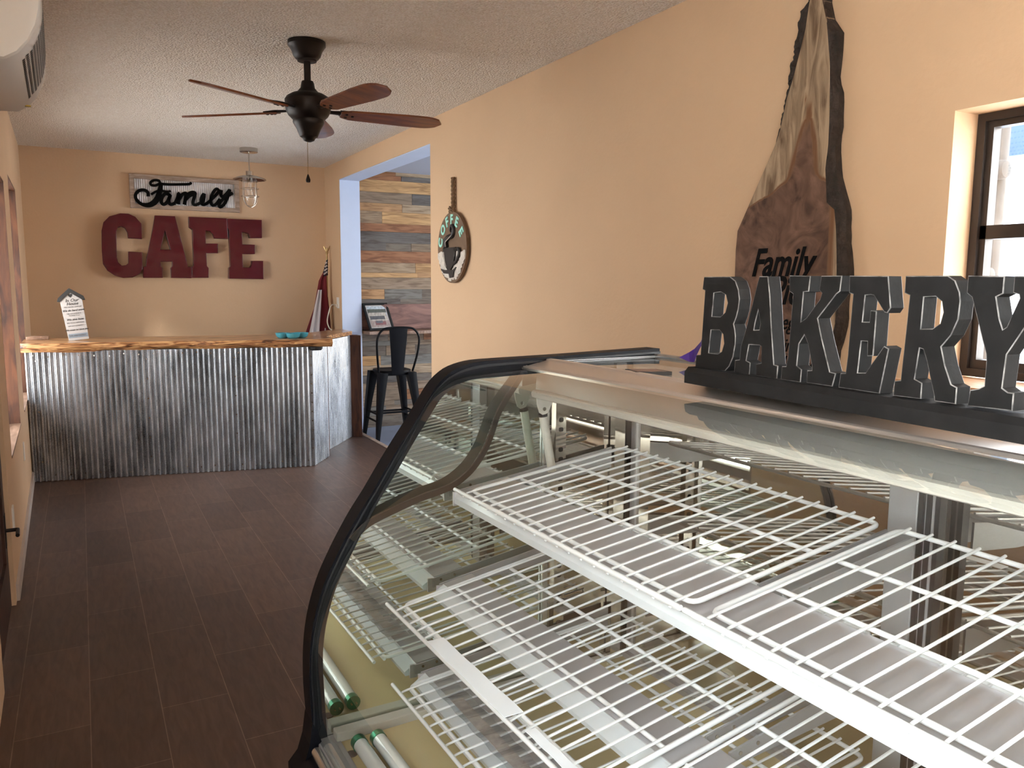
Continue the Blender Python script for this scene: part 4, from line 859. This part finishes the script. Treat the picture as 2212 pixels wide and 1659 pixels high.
def end_panel(y0, s):
    # s=+1: far end (faces -y); s=-1: near end mirrored
    yy = lambda d: y0+s*d
    ep = None
    o = sp2(OUT); g = sp2(GL); i_ = sp2(IN)
    def band(A, B, ya, yb, nm, mat, par=dc):
        n = min(len(A), len(B)); bm = NB(); rows = []
        for k in range(n):
            a = A[round(k*(len(A)-1)/(n-1))]; b = B[round(k*(len(B)-1)/(n-1))]
            rows.append([bm.verts.new((p[0], y, p[1])) for p, y in ((a, ya), (b, ya), (b, yb), (a, yb))])
        for r0, r1 in zip(rows, rows[1:]):
            for k in range(4): j = (k+1) % 4; bm.faces.new((r0[k], r0[j], r1[j], r1[k]))
        bm.faces.new(rows[0]); bm.faces.new(rows[-1][::-1]); return fin(nm, bm, mat, parent=par, smooth=35)
    # outer black trim follows the silhouette, with a groove line
    top = [(1.345, 1.394), (1.34, 1.394)]
    ga = [(1.357, 1.394), (1.079, 1.388)]+g
    def resample(L, n):
        L = [Vector((a, b)) for a, b in L]; d = [0]
        for p, q in zip(L, L[1:]): d.append(d[-1]+(q-p).length)
        out = []
        for k in range(n):
            t = d[-1]*k/(n-1); j = max(i for i in range(len(d)) if d[i] <= t+1e-9); j = min(j, len(L)-2)
            u = (t-d[j])/(d[j+1]-d[j]); p = L[j].lerp(L[j+1], u); out.append((p.x, p.y))
        return out
    O = resample(o[:-4], 110); G = resample(ga, 110)
    t = band(O, G, yy(-.008), yy(.045), 'black_trim', 'rubber')
    O2 = [(a[0]+(b[0]-a[0])*.35, a[1]+(b[1]-a[1])*.35) for a, b in zip(O, G)]; O3 = [(a[0]+(b[0]-a[0])*.60, a[1]+(b[1]-a[1])*.60) for a, b in zip(O, G)]
    band(O2, O3, yy(-.011), yy(-.0075), 'trim_bead', 'gasket', t)
    band(g, i_, yy(-.003), yy(.0), 'glass_gasket', 'gasket')
    # flared foot of the trim
    bm = NB(); F = [(.424, .64), (.440, .60), (.452, .56), (.455, .47), (.384, .47), (.384, .528), (.405, .552), (.417, .59)]
    a = [bm.verts.new((x, yy(-.012), z)) for x, z in F]; b = [bm.verts.new((x, yy(.05), z)) for x, z in F]
    for k in range(len(F)): j = (k+1) % len(F); bm.faces.new((a[k], a[j], b[j], b[k]))
    bm.faces.new(a); bm.faces.new(b[::-1]); fin('trim_foot', bm, 'rubber', parent=dc)
    # mirror inside, stainless toward the rear, painted panel outside
    bm = NB(); pts = [(x, z-.001) for x, z in g if x < 1.0]+[(.438, .56), (1.012, .56), (1.012, 1.384)]
    a = [bm.verts.new((x, yy(.001), z)) for x, z in pts]; bm.faces.new(a); r = bmesh.ops.extrude_face_region(bm, geom=list(bm.faces)); bmesh.ops.translate(bm, verts=[v for v in r['geom'] if isinstance(v, bmesh.types.BMVert)], vec=(0, s*.006, 0))
    fin('end_mirror', bm, 'mirror', parent=dc)
    bm = NB(); box(bm, 1.012, 1.26, min(yy(-.002), yy(.007)), max(yy(-.002), yy(.007)), .56, 1.388); fin('stainless_panel', bm, 'mirror2', parent=dc)
    bm = NB(); box(bm, 1.004, 1.020, min(yy(-.010), yy(.0)), max(yy(-.010), yy(.0)), .59, 1.384, bev=.002); fin('mirror_edge_strip', bm, 'alu', parent=dc)
    bm = NB(); pts = [(x+.006, z-.006) for x, z in g if x < 1.0]+[(.44, .12), (1.33, .12), (1.33, 1.39), (1.0, 1.385)]
    a = [bm.verts.new((x, yy(.0085), z)) for x, z in pts]; bm.faces.new(a); r = bmesh.ops.extrude_face_region(bm, geom=list(bm.faces)); bmesh.ops.translate(bm, verts=[v for v in r['geom'] if isinstance(v, bmesh.types.BMVert)], vec=(0, s*.03, 0))
    fin('end_panel', bm, 'rubber', parent=dc)
    # slotted shelf standard
    bm = NB(); box(bm, 1.036, 1.066, min(yy(-.012), yy(-.002)), max(yy(-.012), yy(-.002)), .61, 1.36); sd = fin('shelf_standard', bm, 'steel', parent=dc)
    for k in range(18):
        z = .635+.074*(k//2)+.024*(k % 2); lathe_ = [(1.051+.0080*max(-.8, min(.8, 1.2*cos(q))), z+.0058*sin(q)) for q in [2*pi*j/12 for j in range(12)]]
        bm = NB(); a = [bm.verts.new((x, yy(-.0126), zz)) for x, zz in lathe_]; bm.faces.new(a); fin('slot', bm, 'slot', parent=sd)
    bm = NB(); box(bm, .47, 1.25, min(yy(-.034), yy(-.004)), max(yy(-.034), yy(-.004)), .590, .612, bev=.003); fin('deck_end_strip', bm, 'offwhite', parent=dc)
    # canopy strut with its bracket
    bm = NB(); ya, yb = sorted((yy(-.052), yy(-.040)))
    P = [(.955, 1.330), (1.005, 1.330), (.998, 1.300), (.988, 1.279), (.975, 1.274), (.964, 1.281), (.958, 1.300)]
    a = [bm.verts.new((x, ya, z)) for x, z in P]; b = [bm.verts.new((x, ya+.003, z)) for x, z in P]
    for k in range(len(P)): j = (k+1) % len(P); bm.faces.new((a[k], a[j], b[j], b[k]))
    bm.faces.new(a[::-1]); bm.faces.new(b); br_ = fin('strut_bracket', bm, 'offwhite', parent=dc)
    bm = NB(); tube(bm, [(.977, ya-.002, 1.289), (.977, ya+.005, 1.289)], .0045, 12); fin('pivot_pin', bm, 'steel', parent=br_)
    bm = NB(); tube(bm, [(.979, yy(-.044), 1.272), (1.006, yy(-.044), 1.135)], .0105, 16); fin('strut', bm, 'offwhite', parent=dc, smooth=50)
    bm = NB(); tube(bm, [(.978, yy(-.044), 1.276), (.979, yy(-.044), 1.270)], .0112, 16); fin('strut_ring', bm, 'slot', parent=dc)
    # side rail on the top glass
    bm = NB(); box(bm, 1.02, 1.345, min(yy(-.018), yy(.0)), max(yy(-.018), yy(.0)), 1.3955, 1.3975); box(bm, 1.02, 1.345, min(yy(-.014), yy(.0)), max(yy(-.014), yy(.0)), 1.374, 1.394); fin('side_rail', bm, 'greysteel', parent=dc)
end_panel(YM, 1); end_panel(YE, -1)
yin0, yin1 = YE+.001, YM-.001
# curved front glass (a real 5 mm sheet: one reflecting skin) and top glass
bm = sweep(NB(), sp2(GL, 5), yin0+.002, yin1-.002); fin('front_glass', bm, 'caseglass', parent=dc, smooth=60)
bm = sweep(NB(), [(1.018, 1.3945), (1.338, 1.3950)], yin0+.018, yin1-.018); fin('top_glass', bm, 'topglass', parent=dc)
# front top rail: bronze strip with a lip
rp = [(.944, 1.3795), (.9435, 1.3855), (.9465, 1.3885), (.950, 1.3880), (.953, 1.3895), (.958, 1.3885), (1.006, 1.3985), (1.010, 1.4025), (1.022, 1.4030), (1.026, 1.3985), (1.024, 1.388), (.965, 1.380)]
fin('top_rail', sweep(NB(), rp, yin0-.0, yin1+.0, closed=True), 'rail', parent=dc, smooth=25)
fin('rear_rail', sweep(NB(), [(1.334, 1.37), (1.334, 1.398), (1.338, 1.4025), (1.352, 1.4025), (1.356, 1.399), (1.362, 1.399), (1.362, 1.37)], yin0, yin1, closed=True), 'alu', parent=dc, smooth=25)
# lamp canopy under the rail with a white lower lip
hp = [(.968, 1.378), (.966, 1.333), (1.085, 1.350), (1.10, 1.386), (1.02, 1.386)]
hd = fin('lamp_canopy', sweep(NB(), hp, yin0+.03, yin1-.03, closed=True), 'hood', parent=dc)
lp = [(.9655, 1.3335), (.958, 1.331), (.9545, 1.325), (.9565, 1.3165), (.966, 1.3125), (.978, 1.315), (1.085, 1.338), (1.085, 1.349)]
fin('canopy_lip', sweep(NB(), lp, yin0+.028, yin1-.028, closed=True), 'offwhite', parent=hd, smooth=35)
# deck, inner gutter, front sill and lower cabinet
fin('deck', sweep(NB(), [(.462, .588), (.462, .5805), (1.25, .600), (1.25, .608)], yin0, yin1, closed=True), 'deck', parent=dc)
fin('front_gutter', sweep(NB(), [(.436, .57), (.436, .586), (.444, .592), (.478, .594), (.478, .57)], yin0, yin1, closed=True), 'greysteel', parent=dc)
bm = NB(); tube(bm, [(.4255, YE+.03, .582), (.4255, YM-.03, .582)], .0105, 16); fin('glass_bottom_rail', bm, 'alu', parent=dc, smooth=50)
fin('front_bumper', sweep(NB(), [(.384, .47), (.384, .53), (.41, .56), (.435, .57), (.46, .57), (.46, .47)], YE, YM, closed=True), 'rubber', parent=dc, smooth=30)
bm = NB(); box(bm, .44, 1.34, YE, YM, .10, .57); fin('lower_cabinet', bm, 'rubber', parent=dc)
bm = NB(); box(bm, .47, 1.32, YE+.03, YM-.03, 0, .10); fin('plinth', bm, 'slot', parent=dc)
# gasket strip that has come loose and hangs in front of the end mirror
GP = smooth_pts([(.520, YM-.006, 1.030), (.556, YM-.014, 1.063), (.613, YM-.018, 1.086), (.676, YM-.018, 1.105), (.749, YM-.018, 1.122), (.801, YM-.018, 1.153), (.835, YM-.018, 1.194), (.855, YM-.018, 1.235), (.872, YM-.017, 1.278), (.896, YM-.015, 1.314), (.926, YM-.012, 1.350), (.942, YM-.008, 1.372)], 5)
bm = NB(); prev = None
for k, p in enumerate(GP):
    t = (GP[min(k+1, len(GP)-1)]-GP[max(k-1, 0)]).normalized(); n = Vector((-t.z, 0, t.x)); w = (n*.85+Vector((0, -.5, 0))).normalized()*.0110; h = w.cross(t).normalized()*.0016
    q = [bm.verts.new(p+s*w+u*h) for s, u in ((-1, -1), (1, -1), (1, 1), (-1, 1))]
    if prev:
        for m_ in range(4): bm.faces.new((prev[m_], prev[(m_+1) % 4], q[(m_+1) % 4], q[m_]))
    else: bm.faces.new(q[::-1])
    prev = q
bm.faces.new(prev); fin('loose_gasket', bm, simple('faded_brown_gasket', (.026, .021, .018), .5), parent=dc, smooth=50)['label'] = 'loose dark gasket strip sagging in front of the mirror'
# rear: mirrored sliding doors, centre post, corner posts
for (a, b, x, lab) in ((YC-.02, YM-.02, 1.262, None), (YE+.02, YC+.03, 1.285, None)):
    bm = NB(); box(bm, x, x+.006, a, b, .625, 1.372); d_ = fin('rear_door', bm, 'mirror2', parent=dc)
    bm = NB()
    for (p, q, r, s) in ((a, a+.028, .61, 1.375), (b-.028, b, .61, 1.375)): box(bm, x-.008, x+.010, p, q, r, s, bev=.002)
    box(bm, x-.008, x+.01, a, b, .61, .635); box(bm, x-.008, x+.01, a, b, 1.362, 1.385); fin('door_frame', bm, 'lensgrey', parent=d_)
bm = NB(); box(bm, 1.24, 1.34, yin0, yin1, .60, .622); fin('door_track', bm, 'lensgrey', parent=dc)
bm = NB(); box(bm, 1.205, 1.238, YM-.026, YM-.006, .61, 1.385); box(bm, 1.236, 1.25, YM-.012, YM-.002, .61, 1.385); fin('rear_corner_post', bm, 'steel', parent=dc)
bm = NB(); box(bm, 1.240, 1.258, YM-.03, YM-.010, .61, 1.385); fin('rear_corner_gap', bm, 'slot', parent=dc)
cp_ = NB(); box(cp_, 1.232, 1.262, .792, .846, .60, 1.385, bev=.002); cpo = fin('centre_post', cp_, 'greysteel', parent=dc)
bm = NB()
for k, y in enumerate((.788, .776, .764)): box(bm, 1.234+.004*k, 1.262, y-.0045, y+.0045, .60, 1.385)
fin('post_channel', bm, 'gasket', parent=cpo)
bm = NB()
for k, y in enumerate((.782, .770)): box(bm, 1.240, 1.262, y-.0025, y+.0025, .60, 1.385)
fin('post_flange', bm, 'greysteel', parent=cpo)
bm = NB(); box(bm, 1.238, 1.246, YM-.9, YM-.03, 1.290, 1.318); box(bm, 1.238, 1.246, yin0+.03, YC-.04, 1.290, 1.318); fin('rear_valance', bm, 'steel', parent=dc)

# ---- shelf supports and shelf lights (parts of the case)
LV = {'top': (.745, 1.120, 1.19, 1.181, .757, .895, (.900, 1.035)), 'middle': (.582, .887, 1.19, .985, .715, .800, (.612, .735, .872, 1.035)), 'lower': (.592, .700, 1.19, .757, .668, .755, (.622, .760, .90, 1.035))}
for nm, (x0, z0, x1, z1, fx, fx2, bars) in LV.items():
    zs = lambda x: z0+(z1-z0)*(x-x0)/(x1-x0)
    for (ya, yb, yt) in ((YM-.020, YM-.016, 0), (YC+.022, YC+.026, 1), (YC-.026, YC-.022, 1), (YE+.016, YE+.020, 0)):
        f0 = fx+.006 if abs(ya-YC) > .1 else fx2+.004; bm = NB(); P = [(f0, zs(f0)-.0115), (1.20, zs(1.2)-.0115), (1.20, zs(1.2)-.064), (1.06, zs(1.06)-.060), (max(fx+.10, f0+.01), zs(fx+.1)-.036), (f0, zs(f0)-.034)]
        a = [bm.verts.new((x, ya, z)) for x, z in P]; b = [bm.verts.new((x, yb, z)) for x, z in P]
        for k in range(len(P)): j = (k+1) % len(P); bm.faces.new((a[k], a[j], b[j], b[k]))
        bm.faces.new(a[::-1]); bm.faces.new(b); ar = fin('shelf_arm', bm, 'greysteel', parent=dc)
        bm = NB()
        for xr in (f0+.02, f0+.055): tube(bm, [(xr, ya-.0015, zs(xr)-.020), (xr, yb+.0015, zs(xr)-.020)], .0032, 8)
        fin('arm_rivets', bm, 'steel', parent=ar)
    # light fixture: lens to the customer, flat grey housing behind
    drop = .026
    for (ya, yb) in ((YE+.024, YM-.024),):
        zt = lambda x: zs(x)-.0115
        hpf = [(fx+.012, zt(fx+.012)), (fx2, zt(fx2)), (fx2, zt(fx2)-.004), (fx+.03, zt(fx)-drop-.004), (fx+.012, zt(fx)-drop-.006)]
        hh = fin('shelf_light', sweep(NB(), hpf, ya, yb, closed=True), 'lensgrey', parent=dc)
        lpf = [(fx+.012, zt(fx)), (fx+.004, zt(fx)-.002), (fx-.002, zt(fx)-.012), (fx-.001, zt(fx)-drop), (fx+.012, zt(fx)-drop-.002)] if nm == 'top' else [(fx+.016, zt(fx+.01)), (fx+.008, zt(fx)-.0015), (fx-.016, zt(fx)-.016), (fx-.014, zt(fx)-drop), (fx+.012, zt(fx)-drop-.002)]
        fin('light_lens', sweep(NB(), lpf, ya+.003, yb-.003, closed=True), 'lens', parent=hh)
        for y in (ya-.002, yb-.003):
            bm = NB(); box(bm, fx-.004, fx+.014, y, y+.005, zt(fx)-drop-.006, zt(fx)); fin('end_cap', bm, 'lensgrey', parent=hh)

# ---- wire shelves: one per level and bay, copies for the second bay
def wire_shelf(nm, lab):
    x0, z0, x1, z1, fx, fx2, bars = LV[nm]; L = sqrt((x1-x0)**2+(z1-z0)**2); ux, uz = (x1-x0)/L, (z1-z0)/L
    ya, yb = YC+.030, YM-.075
    rt = case_root('wire_shelf', (x0, (ya+yb)/2, z0), lab, 'shelf', 'white wire shelves in the display case')
    pt = lambda s, y, h=0: Vector((x0+ux*s-uz*h, y, z0+uz*s+ux*h))
    bm = NB(); r = .0042
    loop = []
    for (s, y) in ((0.030, ya), (0.030, yb), (L, yb), (L, ya)): loop.append((s, y))
    def rounded(Lp, rad=.018, k=4):
        out = []; n = len(Lp)
        for i in range(n):
            p = Vector(Lp[i]); a = Vector(Lp[i-1]); b = Vector(Lp[(i+1) % n]); d1 = (a-p).normalized(); d2 = (b-p).normalized()
            for j in range(k+1):
                t = j/k; out.append((p+d1*rad)*(1-t)**2+p*2*t*(1-t)+(p+d2*rad)*t*t)
        return out
    tube(bm, [pt(q[0], q[1], -.002) for q in rounded(loop)], r, 8, closed=True); fin('rim_wire', bm, 'white', parent=rt, smooth=50)
    bm = NB(); tube(bm, [pt(-.002, ya-.010, .006), pt(-.002, yb+.018, .006)], .0045 if nm == 'top' else .0040, 10); fin('front_bar', bm, 'white', parent=rt, smooth=50)
    if nm == 'top':
        bm = NB(); tube(bm, [pt(.004, ya, -.002), pt(.004, yb+.010, -.002)], .003, 8); fin('front_underbar', bm, 'white', parent=rt, smooth=50)
    for bx in bars:
        s = (bx-x0)/ux; bm = NB(); tube(bm, [pt(s, ya+.004, -.0065), pt(s, yb-.004, -.0065)], .0040, 8); fin('cross_bar', bm, 'white', parent=rt, smooth=50)
    n = int((yb-ya)/.0385)
    w0 = None
    for k in range(n+1):
        y = yb-.016-.0385*k*(yb-ya-.032)/(n*.0385)
        bm = NB(); P = [pt(L+.006, y, .004), pt(L-.004, y, .0035), pt(.012, y, .0025), pt(.004, y, .0005), pt(-.001, y, -.004)]
        if nm != 'top': P = [pt(L+.006, y, .004), pt(L-.004, y, .0035), pt(.03, y, .0025), pt(.010, y, .001), pt(.001, y, -.001), pt(-.002, y, .002)]
        if w0 is None: tube(bm, P, .0024, 6); w0 = fin('wire', bm, 'white', parent=rt, smooth=50); y00 = y
        else:
            bm.free(); c = w0.copy(); COL.objects.link(c); c.parent = rt; c.matrix_parent_inverse = w0.matrix_parent_inverse; c.location = (0, y-y00, 0)
    return rt
labs = {'top': ('white wire shelf on the top level of the case, far bay beside the mirror', 'white wire shelf on the top level, near bay at the right edge'),
        'middle': ('middle wire shelf of the case, far bay, with white paper strips on its front', 'white wire shelf on the middle level of the case, near bay past the centre post'),
        'lower': ('lowest wire shelf of the case, far bay, under the crinkled plastic sleeve', 'white wire shelf on the lowest level of the case, near bay at the bottom edge')}
for nm in ('top', 'middle', 'lower'):
    w = wire_shelf(nm, labs[nm][0]); d = RZ @ Vector((0, -(YM-.075-(YC+.030))-.036-.0, 0))
    copy_tree(w, w.location+d, labs[nm][1])

# ---- loose things inside the case
def cbox(name, pts, z0, z1, mat, label, cat, group=None):
    bm = NB(); prism(bm, pts, z0, z1); bmesh.ops.transform(bm, verts=bm.verts, matrix=RZ); return tag(fin(name, bm, mat), label, cat, group)
def ribbon_sheet(name, P, Q, mat, label, cat, group=None, th=.001):
    bm = NB(); T = [[bm.verts.new(Vector(p)+Vector((0, 0, h))) for p in L] for L in (P, Q) for h in (0, th)]
    a0, a1, b0, b1 = T
    for k in range(len(P)-1):
        for u, v in ((a1, b1), (b0, a0), (a0, a1), (b1, b0)): bm.faces.new((u[k], u[k+1], v[k+1], v[k]))
    for k in (0, -1): bm.faces.new((a0[k], a1[k], b1[k], b0[k]))
    bmesh.ops.transform(bm, verts=bm.verts, matrix=RZ); return tag(fin(name, bm, mat, smooth=50), label, cat, group)
def strip(x0, x1, y0, y1, z, k=14, amp=.0):
    return [[(x0, y1+(y0-y1)*i/k, z+amp*sin(i*1.1)) for i in range(k+1)], [(x1, y1+(y0-y1)*i/k, z+amp*sin(i*1.1+.5)) for i in range(k+1)]]
zl = lambda x: .700+(x-.592)*.0953
A, B = strip(.577, .612, 1.035, 1.342, .8975, amp=.0008); ribbon_sheet('paper_strip', A, B, 'paper', 'white paper strip lying over the front edge of the middle wire shelf', 'paper', 'white paper strips in the case')
A, B = strip(.586, .604, .84, .985, .8975, amp=.0008); ribbon_sheet('paper_strip', A, B, 'paper', 'second, narrower white paper strip on the middle shelf edge nearer the bottom edge', 'paper', 'white paper strips in the case')
A, B = strip(.650, .705, .70, 1.50, zl(.68)+.012, k=60, amp=.0022); ribbon_sheet('plastic_sleeve', A, B, 'film', 'crinkled clear plastic sleeve lying on the lowest wire shelf over the lens', 'sleeve')
A, B = strip(.664, .690, .72, 1.42, zl(.68)+.008, k=30, amp=.001); ribbon_sheet('price_tag_strip', A, B, simple('faded_label_card', (.62, .54, .50), .6, var=.35, scale=60), 'faded pink and grey label card inside the clear plastic sleeve', 'label')
A, B = strip(.80, .87, 1.22, 1.30, .6085, amp=.0); ribbon_sheet('paper_scrap', A, B, 'paper', 'creased paper scrap on the tan deck below the shelves', 'paper')
for k, (x, ya, lab) in enumerate(((.545, 1.542, 'spare fluorescent tube with a green end cap on the deck, seen in the end mirror'), (.504, 1.546, 'spare fluorescent tube nearest the front glass, with a green end cap'))):
    z = .586+(x-.462)*.0248+.0200; t = case_root('fluorescent_tube', (x, ya, z), lab, 'fluorescent tube', 'spare fluorescent tubes on the deck')
    bm = NB(); tube(bm, [(x, ya-.012, z), (x+.01, ya-.62, z)], .0155, 20); fin('glass_tube', bm, 'tube', parent=t, smooth=50)
    for (q, q2, xx) in ((ya, ya-.018, x), (ya-.62, ya-.60, x+.01)):
        bm = NB(); tube(bm, [(xx, q, z), (xx, q2, z)], .0168, 20); e = fin('end_cap', bm, 'greencap', parent=t, smooth=50)
    bm = NB(); tube(bm, [(x-.006, ya+.007, z), (x-.006, ya-.001, z)], .0017, 8); tube(bm, [(x+.006, ya+.007, z), (x+.006, ya-.001, z)], .0017, 8); fin('pins', bm, 'brass', parent=t)
bm = NB(); tube(bm, [(.486, 1.535, .5877), (.486, 1.535, .5900)], .0125, 24); bmesh.ops.transform(bm, verts=bm.verts, matrix=RZ); tag(fin('rubber_plug', bm, simple('brown_plug', (.10, .075, .06), .5)), 'round brown plug lying in the front corner of the tan deck', 'plug')

# ---- things on the case: black framed card, BAKERY sign, purple ribbon
cd = case_root('tile_coaster', (1.05, 1.265, 1.3992), 'thin black edged picture tile lying on the glass top, left of the BAKERY sign', 'tile')
C4 = [(1.030, 1.333), (1.091, 1.306), (1.084, 1.247), (1.014, 1.276)]
bm = NB(); prism(bm, C4, 1.3952, 1.4035); fin('tile', bm, 'ink', parent=cd)
cc = [sum(p[i] for p in C4)/4 for i in (0, 1)]
bm = NB(); prism(bm, [(cc[0]+(x-cc[0])*.84, cc[1]+(y-cc[1])*.84) for x, y in C4], 1.4035, 1.4039); fin('picture', bm, simple('brown_print', (.22, .12, .09), .4, var=.6, scale=70), parent=cd)
BK = {"B":[[[17,188],[84,188],[98,181],[106,167],[110,151],[108,134],[104,121],[98,109],[101,102],[104,89],[104,76],[100,54],[91,37],[81,28],[1,23],[3,49],[15,51],[21,164],[14,166]],[[45,160],[63,162],[76,157],[81,144],[76,128],[64,120],[42,120]],[[41,96],[63,97],[73,90],[76,75],[71,61],[61,56],[37,56]]],"A":[[[154,188],[173,188],[179,160],[186,107],[195,50],[204,49],[203,28],[156,28],[155,47],[167,50],[166,76],[161,78],[137,77],[132,51],[142,48],[141,28],[104,27],[105,49],[116,51],[118,74],[126,96],[140,141],[150,176]],[[155,133],[161,113],[159,103],[147,102],[149,114]]],"K":[[[219,189],[261,188],[259,165],[249,164],[247,120],[257,126],[281,154],[284,163],[279,167],[281,188],[319,188],[317,166],[311,162],[279,126],[289,96],[307,50],[318,49],[313,29],[264,29],[264,48],[273,49],[273,54],[263,87],[255,100],[245,86],[243,53],[253,48],[252,28],[211,28],[212,49],[221,50],[224,64],[228,161],[220,165]]],"E":[[[332,188],[396,187],[403,145],[398,138],[393,139],[375,161],[370,162],[361,161],[359,125],[370,125],[371,141],[381,140],[380,79],[370,78],[369,98],[359,98],[356,54],[369,55],[396,94],[404,91],[394,29],[324,29],[326,50],[335,51],[337,75],[340,162],[333,164]]],"R":[[[422,187],[482,187],[492,181],[499,167],[501,156],[500,134],[492,114],[480,99],[487,76],[497,54],[505,51],[505,30],[476,30],[475,36],[461,80],[455,94],[450,95],[446,55],[457,51],[457,30],[415,29],[416,49],[425,51],[427,91],[430,162],[422,165]],[[451,160],[467,161],[476,155],[479,142],[476,128],[466,121],[450,120]]],"Y":[[[508,187],[553,186],[553,166],[545,162],[551,137],[556,125],[560,128],[572,161],[571,165],[564,167],[564,186],[611,186],[611,167],[601,163],[563,96],[561,57],[568,53],[575,53],[575,32],[520,30],[522,50],[533,53],[539,57],[539,87],[538,95],[515,161],[508,166]]]}
bd = radians(-92.858)
bs = empty('bakery_sign', (.943+.02, .76, 1.405), 'dark grey freestanding wooden sign spelling BAKERY on top of the display case', 'sign', rz=0)
U3 = Vector((cos(bd), sin(bd), 0)); N3 = Vector((-U3.y, U3.x, 0)) ; P0 = Vector((.9432, 1.0980, 1.4062))
FB = frame(P0+N3*.022+N3*.026, U3, (0, 0, 1))      # u along the word, v up, w toward the viewer
if (FB.to_3x3() @ Vector((0, 0, 1))).dot(N3) > 0: FB = FB @ Matrix.Translation((0, 0, -.0))
for k in 'BAKERY':
    o = flat('letter', [[(x/1000, z/1000) for x, z in P] for P in BK[k]], .026, .0012, FB, 'bakery', bs)
    me = o.data; me.materials.append(M['bakeryedge'])
    for p in me.polygons:
        c_ = (FB.inverted().to_3x3() @ p.normal)
        if .3 < abs(c_.z) < .95: p.material_index = 1
bm = NB(); L_ = .625
pr = [(-.006, 0), (-.006, .020), (.002, .0285), (.060, .0285), (.066, .022), (.066, 0)]     # depth, height
a = [bm.verts.new(P0+N3*(d_+.006)+Vector((0, 0, h))+U3*0) for d_, h in pr]; b = [bm.verts.new(P0+N3*(d_+.006)+Vector((0, 0, h))+U3*L_) for d_, h in pr]
for k in range(len(pr)): j = (k+1) % len(pr); bm.faces.new((a[k], a[j], b[j], b[k]))
bm.faces.new(a); bm.faces.new(b[::-1]); fin('base', bm, 'bakery', parent=bs)
bm = NB(); P = [(1.416, 1.412), (1.397, 1.425), (1.383, 1.434), (1.352, 1.453), (1.346, 1.466), (1.338, 1.474), (1.330, 1.470), (1.336, 1.462), (1.343, 1.450), (1.361, 1.426), (1.373, 1.4045), (1.39, 1.4035)]
a = [bm.verts.new((1.25+.25*(z-1.404)+.010*sin(y*60), y, z)) for y, z in P]; b = [bm.verts.new((1.2515+.25*(z-1.404)+.010*sin(y*60), y, z)) for y, z in P]
for k in range(len(P)): j = (k+1) % len(P); bm.faces.new((a[k], a[j], b[j], b[k]))
bm.faces.new(a); bm.faces.new(b[::-1]); bmesh.ops.triangulate(bm, faces=[f for f in bm.faces if len(f.verts) > 4])
bmesh.ops.transform(bm, verts=bm.verts, matrix=RZ); tag(fin('ribbon', bm, 'purple'), 'purple satin ribbon on the glass top behind the letter B', 'ribbon')
